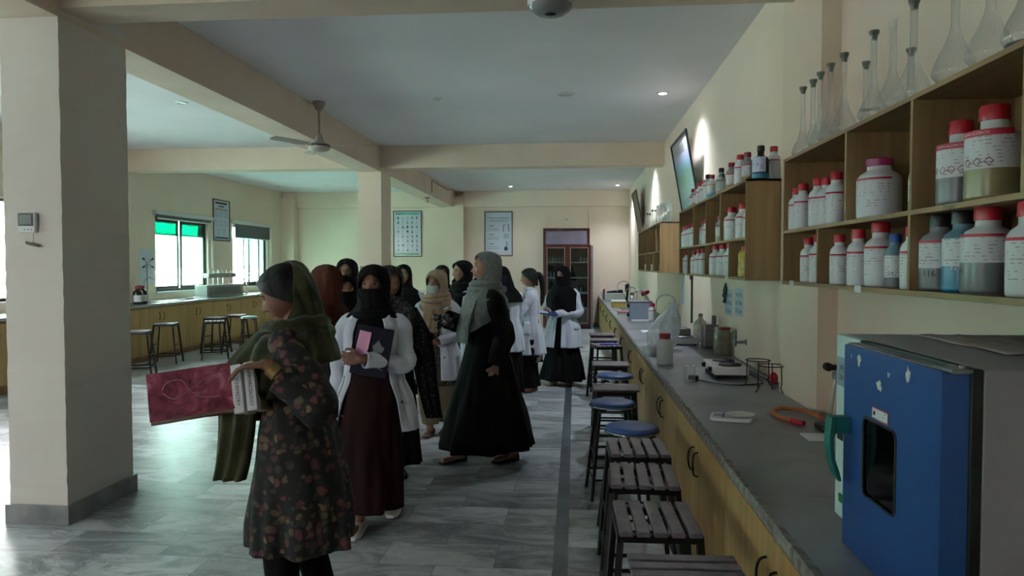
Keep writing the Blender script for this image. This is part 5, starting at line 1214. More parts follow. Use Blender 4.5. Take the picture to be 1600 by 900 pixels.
def person(label, loc, face, H, yaw=0, pitch=0, skin='a', L=None, R=None, feet=None, voxel=.0062, eyes=True, brows=True, lips=True):
    """L/R: dict e=elbow, w=wrist, d=hand direction, n=palm normal, t=thumb side, c=curl (model is 1.6 m tall)"""
    s = H/1.6; tw = head_turn(yaw, pitch); b = MB(); add_head(b, tw)
    piv = tw(Vector((0, .015, 1.43))); b.caps((0, .012, 1.30), piv, .056, .052)
    b.ball((0, .005, 1.2), (.145, .09, .13), 24, 16); b.caps((-.12, .005, 1.25), (.12, .005, 1.25), .05); b.ball((0, 0, 1.0), (.12, .085, .16), 24, 16); b.ball((0, .01, .86), (.15, .105, .13), 24, 16)
    feet = feet or {'L': (.09, -.02), 'R': (-.09, .02)}
    for sd, sx in (('L', 1), ('R', -1)):
        fx, fy = feet[sd][:2]; hip = Vector((sx*.085, 0, .84)); an = Vector((fx, fy, .085)); kn = hip.lerp(an, .52)+Vector((0, -.035, 0))
        b.caps(hip, kn, .078, .052); b.caps(kn, an, .05, .036)
        b.caps(an, (fx, fy-.02, .05), .034, .032); b.caps((fx, fy+.035, .035), (fx, fy-.12, .027), .032, .026)
    arms = {}
    for sd, sx, A in (('L', 1, L), ('R', -1, R)):
        A = dict(A or {}); sh = Vector((sx*.155, .005, 1.248)); e = Vector(A.get('e', (sx*.215, .03, 1.0))); w_ = Vector(A.get('w', (sx*.225, -.03, .775)))
        d = A.get('d', w_-e); n_ = A.get('n', (-sx, 0, 0)); t_ = A.get('t', (0, -1, 0)); c_ = A.get('c', .45)
        b.caps(sh, e, .046, .037); b.caps(e, w_, .036, .024); hand(b, w_, d, n_, t_, c_); arms[sd] = (sh, e, w_)
    o = b.build('person', 'skin_'+skin); o.scale = (s, s, s); o.location = loc; o.rotation_euler = (0, 0, math.radians(face)); tag(o, label, 'person')
    rm = o.modifiers.new('remesh', 'REMESH'); rm.mode = 'VOXEL'; rm.voxel_size = voxel; rm.use_smooth_shade = True
    sm = o.modifiers.new('smooth', 'SMOOTH'); sm.factor = .5; sm.iterations = 2
    if eyes:
        for sx in (-1, 1):
            c = head_point(0, -1, 0); ec = Vector((sx*.031, -.0705, 1.5035))
            e_ = MB().ball(tw(ec), .0118, 18, 12).build('eye', 'eye_white', o)
            MB().ball(tw(ec+Vector((0, -.0085, -.001))), (.0062, .0062, .0062), 14, 10).build('iris', 'iris', e_)
            if brows: MB().tube([tw(ec+Vector(p)) for p in ((-.016, -.012, .016), (-.004, -.0165, .0205), (.008, -.015, .019), (.018, -.006, .013))] if sx > 0 else [tw(ec+Vector((-p[0], p[1], p[2]))) for p in ((-.016, -.012, .016), (-.004, -.0165, .0205), (.008, -.015, .019), (.018, -.006, .013))], [.0015, .003, .0028, .0012], 6).build('eyebrow', 'brow', o)
            MB().tube([tw(ec+Vector(p)) for p in ((-.013, -.0075, .001), (-.006, -.0135, .006), (.005, -.0135, .006), (.013, -.006, .001))], [.001, .0018, .0018, .001], 6).build('eyelid', 'brow', o)
    if lips:
        b2 = MB(); b2.tube([tw(Vector(p)) for p in ((-.02, -.078, 1.4345), (-.008, -.0915, 1.437), (0, -.0935, 1.436), (.008, -.0915, 1.437), (.02, -.078, 1.4345))], [.001, .0036, .0034, .0036, .001], 8)
        b2.tube([tw(Vector(p)) for p in ((-.018, -.078, 1.4325), (-.007, -.0905, 1.428), (.007, -.0905, 1.428), (.018, -.078, 1.4325))], [.001, .0042, .0042, .001], 8); b2.build('lips', 'lip', o)
    return o, arms, tw
def sleeve(b, arm, r=(.060, .054, .044), cut=1.0, seed=0, n=20, wr=.004, inset=.045):
    sh, e, w_ = arm; sx = 1 if sh.x > 0 else -1
    w2 = e.lerp(w_, cut)
    pts = smooth([Vector((sx*(abs(sh.x)-inset), sh.y, sh.z+.012)), sh+Vector((sx*.012, 0, -.01)), sh.lerp(e, .55)+Vector((sx*.008, 0, 0)), e, e.lerp(w2, .5), w2], 7); m = len(pts)
    g = []; up = None; rn = random.Random(seed); ph = rn.uniform(0, 6)
    for i, p in enumerate(pts):
        t_ = (pts[min(i+1, m-1)]-pts[max(i-1, 0)]).normalized()
        if up is None: up = t_.orthogonal().normalized()
        up = (up-t_*up.dot(t_)).normalized(); w_ = t_.cross(up); u = i/(m-1)
        rr = float(np.interp(u, (0, .2, .6, 1), (r[0]*.95, r[0], r[1], r[2])))
        g.append([p+(up*math.cos(2*PI*j/n)+w_*math.sin(2*PI*j/n))*(rr+wr*math.sin(3*2*PI*j/n+ph+i*.55)+wr*.7*math.sin(i*1.25+ph+2*math.cos(2*PI*j/n))*(1 if i > 3 else .3)) for j in range(n)])
    b.quad_grid(g, close_u=True)
TOP = [(1.368, 0, .008, .058, .058), (1.35, 0, .008, .078, .066), (1.325, 0, .006, .112, .076), (1.30, 0, .005, .147, .086), (1.265, 0, .002, .176, .10), (1.2, 0, 0, .188, .12), (1.12, 0, 0, .184, .13), (1.0, 0, 0, .174, .126), (.9, 0, .004, .186, .136)]
def coat(o, arms, hem=.60, m='coat_white', gap=(.35, .5, .65), wid=.24, dep=.175, seed=0, cuff=1.0, pocket=True, sl=(.060, .054, .044), shift=(0, 0), lapel=True, fold=(.003, .014), button=None):
    rings = TOP + [(.8, 0, .006, (.192+wid)/2, .158), (hem, shift[0], shift[1], wid, dep)]
    c = Cl(rings, fold, 7, seed, 2.35, 1.05)
    ga = lambda z: float(np.interp(z, (hem, 1.0, 1.3, 1.37), (gap[2], gap[1], gap[0], gap[0]+.5)))
    a0, a1 = (lambda z: -PI/2+ga(z)), (lambda z: -PI/2+2*PI-ga(z))
    b = MB(); c.shell(b, 1.362, hem, a0, a1, 48, 90)
    for k_, sd in enumerate('LR'): sleeve(b, arms[sd], sl, cuff, seed+k_)
    if lapel:
        for sg in (1, -1):
            g = []
            for j in range(19):
                z = 1.365-(.30)*j/18; u = j/18
                wdt = (.42*(1-abs(u-.38)/.62)) if u > .38 else .20+.22*u/.38
                wdt = max(wdt, .02); e0 = -PI/2+sg*ga(z)
                g.append([c.pt(e0+sg*wdt*q/6-sg*.015, z-(.02*q/6 if u < .3 else 0), .007+.004*math.sin(PI*q/6)) for q in range(7)])
            b.quad_grid(g)
        g = []
        for j in range(4):
            g.append([c.pt(-PI/2+ga(1.36)+.1+(2*PI-2*ga(1.36)-.2)*i/30, 1.335+.012*j, .009-.0015*j) for i in range(31)])
        b.quad_grid(g)
    ob = b.build('lab_coat', m, o, solid=.004, angle=70)
    if pocket:
        for sg in (1, -1):
            b = MB(); g = []
            for j in range(6): g.append([c.pt(-PI/2+sg*(1.0+.50*i/8), .93-.17*j/5, .006) for i in range(9)])
            b.quad_grid(g); b.build('pocket', m, ob, solid=.003, angle=70)
    if button:
        b = MB(); p = c.pt(-PI/2+button[0], button[1], .006); b.ball(p, .008, 10, 8); b.build('button', 'ink', ob)
    return ob, c
def dress(o, name, rings, m, seed=0, fold=(.004, .022), k=8, top=1.36, hem=None, arms=None, sl=(.058, .052, .044), cuff=1.0, solid=.004, p=2.3, zm=.75):
    c = Cl(rings, fold, k, seed, p, zm); b = MB(); z1 = hem if hem is not None else min(r[0] for r in rings); c.shell(b, top, z1, None, None, 60, 96)
    if arms:
        for k_, sd in enumerate(sorted(arms)): sleeve(b, arms[sd], sl, cuff, seed+k_)
    return b.build(name, m, o, solid=solid, angle=75), c
HIJ = [(1.618, 0, .012, .004, .004), (1.612, 0, .012, .034, .042), (1.598, 0, .010, .06, .074), (1.575, 0, .008, .081, .100), (1.545, 0, .006, .092, .113), (1.50, 0, .006, .097, .117), (1.455, 0, .006, .096, .113), (1.41, 0, .004, .096, .108), (1.375, 0, .003, .099, .105), (1.345, 0, .004, .112, .102)]
def hijab(o, tw, m, style='tuck', open_=(1.375, 1.585, .95), hem=1.05, seed=0, fold=(.003, .008), diag=18, name='headscarf', extra=.0, front_hem=None, shoulders=.0, k=5, under=None, solid=.006):
    if style == 'tuck': rr = HIJ + [(1.32, 0, .004, .135, .098), (1.29, 0, .0, .155, .098)]; bot = 1.29
    elif style == 'cape':
        bot = hem
        rr = HIJ + [(1.325, 0, .004, .148, .112), (1.30, 0, .003, .178, .122), (1.26, 0, .0, .207+shoulders, .14), (1.18, 0, -.004, .222+shoulders, .162), (1.08, 0, -.008, .225+shoulders, .172), (min(hem, 1.0), 0, -.01, .232+shoulders, .178)]
    else: rr = HIJ; bot = 1.345
    c = Cl(rr, fold, k, seed, 2.15, 1.36, diag, tw, extra)
    z0, z1, A = open_
    def ga(z):
        if z <= z0 or z >= z1: return .0006
        u = (z-z0)/(z1-z0); return max(.0006, A*math.sin(PI*u**.8)**.6)
    b = MB()
    if style == 'cape' and front_hem is not None:
        # rings whose lower edge dips at the front
        c.shell(b, 1.617, 1.30, lambda z: -PI/2+ga(z), lambda z: -PI/2+2*PI-ga(z), 44, 84)
        g = []
        for j in range(27):
            row = []
            for i in range(85):
                a = -PI/2+.0006+(2*PI-.0012)*i/84; f = .5+.5*math.cos(a+PI/2+.25); zb = bot+(front_hem-bot)*f**1.5; row.append(c.pt(a, 1.30+(zb-1.30)*j/26))
            g.append(row)
        b.quad_grid(g)
    else: c.shell(b, 1.617, bot, lambda z: -PI/2+ga(z), lambda z: -PI/2+2*PI-ga(z), 60, 90)
    bmesh.ops.remove_doubles(b.bm, verts=b.bm.verts, dist=.0008)
    ob = b.build(name, m, o, solid=solid, angle=80)
    # rolled edge around the face
    b = MB(); pts = []
    for j in range(1, 30):
        z = z0+(z1-z0)*j/30; pts.append(c.pt(-PI/2+ga(z), z, .001))
    for j in range(29, 0, -1):
        z = z0+(z1-z0)*j/30; pts.append(c.pt(-PI/2-ga(z), z, .001))
    b.tube(pts, .0055, 8, close=True); b.build('face_edge', m, ob)
    return ob, c
def wraps(o, tw, m, n=3, seed=0, r0=(.11, .095), z0=1.35, dz=.035, tube=.022, name='scarf_folds'):
    """loose rolls of scarf round the neck and upper chest"""
    rn = random.Random(seed); par = o
    for k in range(n):
        pts = []
        for i in range(28):
            a = 2*PI*i/28; f = .5-.5*math.sin(a)
            pts.append(tw(Vector(((r0[0]+.016*k)*math.cos(a), .004+(r0[1]+.012*k)*math.sin(a)-.01*f, z0-dz*k*(.3+.9*f)+.012*math.cos(a+k*1.3)))))
        MB().tube(pts, [tube*(.8+.3*math.sin(i*.9+k*2)**2) for i in range(28)], 10, close=True, flat=1.2).build(name, m, par, angle=80)
def drape(o, m, pts, w, name='scarf_end', seed=0, th=.012, n=16, ax=(1, 0, 0)):
    ax = Vector(ax).normalized(); az = Vector((-ax.y, ax.x, 0))
    """hanging flat length of cloth following pts; w = half-widths"""
    P = smooth(pts, 8); g = []; rn = random.Random(seed); ph = rn.uniform(0, 6)
    for i, p in enumerate(P):
        u = i/(len(P)-1); ww = float(np.interp(u, np.linspace(0, 1, len(w)), w)); row = []
        for j in range(n*2):
            q = j/(n*2); a = 2*PI*q; x = ww*math.cos(a); t = th*math.sin(a)
            row.append(p+ax*x+az*(t+.012*math.sin(9*x/max(ww, .02)+ph+u*3)*min(1, u*3)))
        g.append(row)
    b = MB(); rows = b.quad_grid(g, close_u=True); b.bm.faces.new(rows[0][::-1]); b.bm.faces.new(rows[-1]); return b.build(name, m, o, angle=80)
def veil(o, tw, m, z_top=1.482, z_bot=1.31, name='face_veil', wide=1.35, bulk=.0, chest=False):
    rr = [(1.50, 0, .0, .092, .116), (1.47, 0, 0, .093, .119), (1.455, 0, 0, .093, .121), (1.43, 0, 0, .091, .114), (1.39, 0, .0, .088, .109), (1.35, 0, 0, .095, .105), (1.31, 0, 0, .12, .112), (1.2, 0, 0, .17, .165)]
    c = Cl(rr, (.0015, .006), 5, 3, 2.0, 1.45, 6, tw, bulk); b = MB(); c.shell(b, z_top, z_bot, lambda z: -PI/2-wide, lambda z: -PI/2+wide, 20, 40); return b.build(name, m, o, solid=.004, angle=80)
def mask(o, tw, m):
    rr = [(1.475, 0, 0, .082, .110), (1.455, 0, 0, .084, .117), (1.43, 0, 0, .083, .116), (1.40, 0, 0, .080, .107), (1.385, 0, 0, .078, .10)]
    c = Cl(rr, (0, 0), 1, 0, 2.0, 0, 0, tw); b = MB(); g = []
    for j in range(17):
        z = 1.474-.088*j/16; wd = .78+.1*math.sin(PI*j/16); g.append([c.pt(-PI/2-wd+2*wd*i/30, z, .0015*(j % 4)) for i in range(31)])
    b.quad_grid(g); ob = b.build('face_mask', m, o, solid=.002, angle=60)
    for sg in (-1, 1): MB().tube([c.pt(-PI/2+sg*.8, 1.465), c.pt(-PI/2+sg*1.3, 1.475, .002), c.pt(-PI/2+sg*1.3, 1.44, .002), c.pt(-PI/2+sg*.8, 1.40)], .0015, 5).build('ear_loop', m, ob)
    return ob
def trousers(o, m, feet, top=.9, r=(.115, .085, .075), cuff=.1, name='trousers', seed=0):
    b = MB()
    for sd, sx in (('L', 1), ('R', -1)):
        fx, fy = feet[sd][:2]; hip = Vector((sx*.075, 0, top)); an = Vector((fx, fy, cuff)); kn = hip.lerp(an, .52)+Vector((0, -.03, 0)); P = smooth([hip, hip.lerp(kn, .5), kn, kn.lerp(an, .5), an], 6); g = []
        for i, p in enumerate(P):
            u = i/(len(P)-1); rr = float(np.interp(u, (0, .5, 1), r)); g.append([p+Vector(((rr+.005*math.sin(4*a+u*9+sx))*math.cos(a), (rr+.005*math.sin(4*a+u*9+sx))*math.sin(a), 0)) for a in [2*PI*k/28 for k in range(28)]])
        b.quad_grid(g, close_u=True)
    return b.build(name, m, o, solid=.004, angle=75)
def shoes(o, feet, m, sole=None, kind='shoe', h=.085, ln=.13):
    for sd, sx in (('L', 1), ('R', -1)):
        f = feet[sd]; fx, fy = f[:2]; g = []; zl = f[2] if len(f) > 2 else 0
        for yy, w, ht, zb in ((.062, .012, .05, .012), (.055, .03, .07, .006), (.02, .036, h, .004), (-.03, .038, h*.85, .004), (-.08, .043, h*.6, .004), (-.12, .042, h*.5, .005), (-.15, .034, h*.38, .007), (-.172, .012, h*.25, .012)):
            g.append([(fx+w*math.cos(a), fy+yy, zb+zl+(ht-zb)*(.5+.5*math.sin(a))*(1 if math.sin(a) > -.5 else .6)) for a in [2*PI*k/20 for k in range(20)]])
        b = MB(); rows = b.quad_grid(g, close_u=True); b.bm.faces.new(rows[0]); b.bm.faces.new(rows[-1][::-1]); so = b.build(kind, m, o, angle=60)
        if sole:
            b = MB(); b.prism([(fx+w*c, fy+y) for w, y, c in ((.036, .06, -1), (.036, .02, -1), (.044, -.08, -1), (.04, -.14, -1), (.02, -.178, -1), (.02, -.178, 1), (.04, -.14, 1), (.044, -.08, 1), (.036, .02, 1), (.036, .06, 1))], zl, zl+.02); b.build('sole', sole, so, bevel=.004)
mat('coat_white', 'cad0de', 'c2c8d7', rough=.8, scale=4, bump=.15, bscale=60, sheen=.1); mat('black_cloth', '060607', '0b0b0d', rough=.9, scale=6, bump=.1, bscale=60, spec=.2)
mat('navy_cloth', '11142b', '171b38', rough=.8, scale=6); mat('maroon_cloth', '1b0708', '240a0b', rough=.8, scale=3, bump=.1, bscale=50); mat('grey_scarf', '6d7473', '7f8684', rough=.85, scale=30, bump=.35, bscale=70, sheen=.2)
mat('beige_scarf', '9a836c', 'a68f77', rough=.85, scale=20, bump=.3, bscale=70, sheen=.2); mat('brown_scarf', '3a1c15', '47241b', rough=.85, scale=8, bump=.2, bscale=50); mat('pattern_scarf', '2a2a2c', '5c5c5a', rough=.85, scale=45, lo=.5, hi=.6)
mat('dark_scarf', '0f1111', '181b1b', rough=.85, scale=10, bump=.2, bscale=50); mat('lace_black', '0c0c0e', '3a3a3d', rough=.8, scale=70, lo=.55, hi=.62); mat('black_white', '09090a', 'b5b0a6', rough=.85, scale=14, lo=.60, hi=.63, detail=2)
mat('khaki_cloth', '71674f', '7d735a', rough=.85, scale=5, bump=.15, bscale=50); mat('grey_kurta', '3a3833', '55524a', rough=.85, scale=50, lo=.45, hi=.55); mat('green_cloth', '1f3f3b', '274b46', rough=.85, scale=5)
mat('mask_cloth', '9fa5a3', 'a9afad', rough=.8, scale=10); mat('olive_scarf', '222412', '42432a', rough=.8, scale=7, bump=.3, bscale=60, sheen=.2); mat('sneaker', 'b4ada5', 'bfb8b0', rough=.6, scale=12); mat('dark_shoe', '101414', '171c1c', rough=.45, scale=12); mat('maroon_shoe', '3a1316', '45191c', rough=.5, scale=12)
mat('gold', '8a7548', '988255', rough=.4, metal=.7, scale=10)
def floral():
    m, nt, b = new_mat('floral_cloth'); N, L = nt.nodes, nt.links
    tc = N.new('ShaderNodeTexCoord'); n0 = N.new('ShaderNodeTexNoise'); n0.inputs['Scale'].default_value = 9; n0.inputs['Detail'].default_value = 3
    ad = N.new('ShaderNodeVectorMath'); ad.operation = 'MULTIPLY_ADD'; ad.inputs[1].default_value = (.07, .07, .07); L.new(tc.outputs['Object'], n0.inputs['Vector']); L.new(n0.outputs['Color'], ad.inputs[0]); L.new(tc.outputs['Object'], ad.inputs[2])
    v = N.new('ShaderNodeTexVoronoi'); v.inputs['Scale'].default_value = 34; L.new(ad.outputs[0], v.inputs['Vector'])
    hs = N.new('ShaderNodeSeparateColor'); L.new(v.outputs['Color'], hs.inputs[0]); r = N.new('ShaderNodeValToRGB'); cr = r.color_ramp; cr.interpolation = 'CONSTANT'
    cr.elements[0].position = 0; cr.elements[0].color = lin('151413'); cr.elements[1].position = .34; cr.elements[1].color = lin('4d2a2b')
    for p, c in ((.46, '1d2122'), (.58, '564636'), (.68, '2b2f2b'), (.75, '5f3537'), (.86, '3a3a2c'), (.93, '66573f')): e = cr.elements.new(p); e.color = lin(c)
    L.new(hs.outputs[0], r.inputs[0])
    r2 = N.new('ShaderNodeValToRGB'); r2.color_ramp.elements[0].position = .42; r2.color_ramp.elements[0].color = (0, 0, 0, 1); r2.color_ramp.elements[1].position = .62; L.new(v.outputs['Distance'], r2.inputs[0])
    mx = N.new('ShaderNodeMix'); mx.data_type = 'RGBA'; mx.inputs['B'].default_value = lin('141312'); L.new(r2.outputs[0], mx.inputs['Factor']); L.new(r.outputs[0], mx.inputs['A']); L.new(mx.outputs['Result'], b.inputs['Base Color']); b.inputs['Roughness'].default_value = .8
    MATS['floral_cloth'] = m
floral()
SK = lambda hem, rx, ry, sx=0, sy=0: [(z_, x_, y_, rx_-.01, ry_-.008) for z_, x_, y_, rx_, ry_ in TOP] + [(.8, 0, 0, .182, .14), (.58, 0, 0, .2, .155), (hem, sx, sy, rx, ry)]
# ---- woman walking left with books (closest)
ft = {'L': (.07, -.04), 'R': (-.08, .1)}
PL = dict(e=(.27, .15, 1.03), w=(.26, -.055, 1.205), d=(-.1, -1, -.08), n=(0, -.1, -1), t=(-1, -.2, -.2), c=.3)
PR = dict(e=(-.16, -.1, .98), w=(.06, -.27, .985), d=(.45, -.9, .0), n=(.1, 0, 1), t=(-.5, -.5, .5), c=.45)
p1, arms, tw = person('woman in dark floral dress and olive scarf walking left, holding books', (-1.175, 2.9, 0), -80, 1.575, yaw=.12, pitch=.46, skin='b', L=PL, R=PR, feet=ft, voxel=.0042)
kr, kc = dress(p1, 'kurta', TOP[:-1] + [(.9, 0, .01, .20, .155), (.7, 0, .02, .2, .19), (.5, 0, .02, .205, .215), (.40, 0, .02, .2, .215)], 'floral_cloth', 3, (.004, .018), 7, arms=arms, sl=(.08, .078, .062), cuff=.72)
trousers(p1, 'black_cloth', ft, .75, (.1, .07, .055), .1); shoes(p1, ft, 'dark_shoe')
hair = Cl(HIJ[:-3], (.0008, .0015), 9, 4, 2.1, 1.4, 0, tw, -.006); b = MB(); hair.shell(b, 1.616, 1.40, lambda z: -PI/2+(.0006 if z > 1.572 else float(np.interp(z, (1.40, 1.45, 1.5, 1.572), (2.2, 1.6, 1.15, .45)))), lambda z: -PI/2+2*PI-(.0006 if z > 1.572 else float(np.interp(z, (1.40, 1.45, 1.5, 1.572), (2.2, 1.6, 1.15, .45)))), 40, 70); b.build('hair', 'hair_black', p1, solid=.006, angle=80)
# scarf thrown over the back of the head, shoulders and chest
sc = Cl(HIJ + [(1.325, 0, .01, .13, .115), (1.30, 0, .008, .18, .14), (1.25, 0, .004, .225, .16), (1.15, 0, 0, .25, .185), (1.02, 0, 0, .26, .2)], (.004, .013), 6, 8, 2.15, 1.4, 14, tw, .008)
b = MB(); op = lambda z: float(np.interp(z, (1.0, 1.2, 1.27, 1.34, 1.42, 1.52, 1.58, 1.617), (.2, .1, .05, .8, 1.6, 2.0, 2.35, 2.8)))
sc.shell(b, 1.612, 1.19, lambda z: -PI/2+op(z), lambda z: -PI/2+2*PI-op(z), 60, 84); ob = b.build('headscarf', 'olive_scarf', p1, solid=.005, angle=80)
wraps(ob, tw, 'olive_scarf', 3, 2, (.115, .11), 1.335, .05, .03)
drape(p1, 'olive_scarf', [(.1, -.08, 1.32), (.13, -.15, 1.2), (.12, -.2, 1.05), (.1, -.22, .9), (.09, -.24, .78), (.08, -.26, .70)], (.05, .1, .09, .085, .08, .075), seed=4, th=.03, ax=(.25, .97, 0))
drape(p1, 'olive_scarf', [(.06, .04, 1.36), (.17, -.02, 1.27), (.205, -.05, 1.15), (.2, -.09, 1.06)], (.05, .11, .1, .06), seed=5, th=.02, ax=(.1, 1, 0))
e_, w_ = arms['L'][1], arms['L'][2]; q = e_.lerp(w_, .86); d_ = (w_-e_).normalized(); MB().cyl(q-d_*.02, q+d_*.02, .034, .032, 24).build('bangle', 'gold', p1, bevel=.002)
# ---- masked student in front
ft = {'L': (.1, .16, .03), 'R': (-.06, -.14)}
PL = dict(e=(.215, -.07, 1.01), w=(-.01, -.265, 1.06), d=(-.97, -.05, .06), n=(-.1, .95, 0), t=(0, 0, 1), c=.5)
PR = dict(e=(-.235, .05, 1.02), w=(-.22, -.03, .80), c=.4)
p5, arms, tw = person('student in open white coat, black veil and maroon skirt holding a dark folder', (-1.21, 4.2, 0), 2, 1.555, yaw=.0, pitch=.05, skin='b', L=PL, R=PR, feet=ft, voxel=.0046, lips=False)
dress(p5, 'skirt', TOP[:-1]+[(.9, 0, 0, .168, .13), (.7, -.02, 0, .18, .15), (.4, -.03, 0, .205, .2), (.13, -.04, -.02, .225, .235)], 'maroon_cloth', 5, (.002, .02), 6, top=.96)
dress(p5, 'top', [(z_, x_, y_, rx_-.008, ry_-.006) for z_, x_, y_, rx_, ry_ in TOP], 'black_cloth', 6, (.002, .004), 6, hem=.93)
hijab(p5, tw, 'black_cloth', 'tuck', (1.40, 1.572, .82), seed=2); veil(p5, tw, 'black_cloth', 1.478, 1.29); wraps(p5, tw, 'black_cloth', 2, 1, (.1, .09), 1.33, .03, .02)
coat(p5, arms, .60, gap=(.42, .62, .85), wid=.27, dep=.19, seed=4, cuff=.93, button=(.95, .78)); shoes(p5, ft, 'sneaker', 'white_plastic', 'sneaker')
# ---- tall woman in black abaya
ft = {'L': (.08, .18), 'R': (-.05, -.2)}
PL = dict(e=(.235, .06, 1.0), w=(.215, -.0, .775), n=(-1, 0, 0), t=(0, -1, 0), c=.5)
PR = dict(e=(-.2, -.06, 1.03), w=(-.12, -.27, 1.10), d=(.1, -1, .1), n=(.2, 0, 1), t=(-1, 0, .2), c=.5)
p11, arms, tw = person('tall woman in long black abaya and grey headscarf walking left', (-.70, 5.58, 0), -62, 1.655, yaw=-.1, pitch=-.04, skin='c', L=PL, R=PR, feet=ft, voxel=.0052)
dress(p11, 'abaya', TOP[:-1]+[(.9, 0, .01, .185, .15), (.7, 0, .01, .215, .21), (.4, .0, .01, .26, .3), (.2, 0, .01, .285, .345), (.125, .0, .01, .292, .355)], 'black_cloth', 9, (.003, .022), 8, arms=arms, sl=(.078, .075, .07), cuff=.97)
hijab(p11, tw, 'grey_scarf', 'cape', (1.385, 1.6, 1.32), hem=1.16, front_hem=.98, seed=11, fold=(.004, .016), diag=24, k=6, solid=.007)
wraps(p11, tw, 'grey_scarf', 4, 7, (.105, .10), 1.365, .04, .021); drape(p11, 'grey_scarf', [(.03, -.13, 1.25), (.02, -.17, 1.12), (.0, -.185, 1.0), (.0, -.19, .93)], (.12, .14, .13, .09), seed=3, th=.02); shoes(p11, ft, 'dark_shoe', h=.05)
# ---- beige scarf, white mask
ft = {'L': (.06, .12), 'R': (-.05, -.08)}
PL = dict(e=(.235, .0, 1.0), w=(.08, -.2, .93), d=(-.8, -.5, -.1), n=(-.2, .4, .9), t=(0, -.3, 1), c=.6); PR = dict(e=(-.235, .0, 1.0), w=(-.08, -.2, .93), d=(.8, -.5, -.1), n=(.2, .4, .9), t=(0, -.3, 1), c=.6)
p6, arms, tw = person('student in white coat with beige scarf and white face mask, hands clasped', (-1.26, 6.45, 0), -8, 1.51, yaw=-.15, pitch=.05, skin='a', L=PL, R=PR, feet=ft, lips=False)
trousers(p6, 'khaki_cloth', {'L': (.06, .1), 'R': (-.05, -.06)}, .8, (.13, .115, .075), .12); dress(p6, 'kurta', SK(.50, .215, .165), 'grey_kurta', 3, (.003, .012), 8)
coat(p6, arms, .56, gap=(.45, .3, .35), wid=.25, dep=.19, seed=14, button=(.5, .78)); hijab(p6, tw, 'beige_scarf', 'tuck', (1.385, 1.578, .92), seed=5, fold=(.004, .01)); wraps(p6, tw, 'beige_scarf', 4, 3, (.105, .1), 1.36, .042, .024)
drape(p6, 'beige_scarf', [(.0, -.12, 1.27), (.0, -.155, 1.15), (-.01, -.165, 1.02), (-.01, -.17, .92)], (.1, .09, .075, .065), th=.022); mask(p6, tw, 'mask_cloth'); shoes(p6, {'L': (.06, .1), 'R': (-.05, -.06)}, 'maroon_shoe')
# ---- patterned grey scarf and shawl, behind the masked student
ft = {'L': (.08, .02), 'R': (-.08, .0)}
p7, arms, tw = person('woman in patterned grey scarf and long dark shawl behind the masked student', (-1.36, 5.12, 0), 25, 1.55, yaw=.25, pitch=.1, skin='a', L=dict(e=(.23, .0, 1.0), w=(.14, -.17, .92), c=.5), R=dict(e=(-.22, 0, 1.0), w=(-.1, -.2, 1.0), c=.5), feet=ft)
dress(p7, 'dress', SK(.12, .24, .2), 'black_cloth', 2, (.003, .02), 7, arms=arms); hijab(p7, tw, 'pattern_scarf', 'cape', (1.385, 1.58, .9), hem=1.05, seed=4, fold=(.004, .014)); shoes(p7, ft, 'dark_shoe')
drape(p7, 'lace_black', [(.13, -.06, 1.30), (.2, -.1, 1.1), (.24, -.13, .9), (.27, -.1, .72), (.32, -.06, .5), (.34, -.05, .44)], (.07, .1, .09, .08, .07, .065), name='shawl', th=.02)
# ---- smiling student
ft = {'L': (.09, .0), 'R': (-.09, .03)}
PR = dict(e=(-.22, -.03, 1.02), w=(-.04, -.22, 1.08), d=(.7, -.4, .5), n=(0, .9, .2), t=(0, 0, 1), c=.4)
p8, arms, tw = person('smiling student in black headscarf and white coat with a hand raised to her chest', (-1.93, 7.9, 0), 5, 1.56, yaw=.1, skin='c', R=PR, L=dict(e=(.235, 0, 1.0), w=(.06, -.22, 1.05), d=(-.8, -.3, .4), n=(0, .9, .2), t=(0, 0, 1), c=.5), feet=ft)
dress(p8, 'dress', SK(.12, .23, .19), 'black_cloth', 6, (.003, .02), 7); coat(p8, arms, .55, gap=(.3, .3, .4), wid=.25, dep=.19, seed=6); hijab(p8, tw, 'black_cloth', 'cape', (1.385, 1.578, .92), hem=1.12, seed=7, fold=(.003, .012), shoulders=-.01); shoes(p8, ft, 'dark_shoe')
# ---- glasses
p3, arms, tw = person('student with glasses in patterned dark headscarf behind the black-veiled girl', (-2.06, 6.3, 0), 12, 1.61, yaw=-.1, skin='a', lips=False)
dress(p3, 'dress', SK(.12, .23, .19), 'black_cloth', 8, (.003, .02), 7, arms=arms); hijab(p3, tw, 'lace_black', 'cape', (1.385, 1.58, .92), hem=1.1, seed=9); veil(p3, tw, 'black_cloth', 1.47, 1.29)
shoes(p3, {'L': (.09, -.02), 'R': (-.09, .02)}, 'dark_shoe')
for sx in (-1, 1):
    MB().tube([tw(Vector((sx*.033+.021*math.cos(a), -.098, 1.502+.017*math.sin(a)))) for a in [2*PI*i/20 for i in range(20)]], .0018, 6, close=True).build('glasses_rim', 'black_plastic', p3)
MB().tube([tw(Vector(p)) for p in ((-.012, -.099, 1.506), (0, -.102, 1.509), (.012, -.099, 1.506))], .0016, 6).build('glasses_bridge', 'black_plastic', p3)
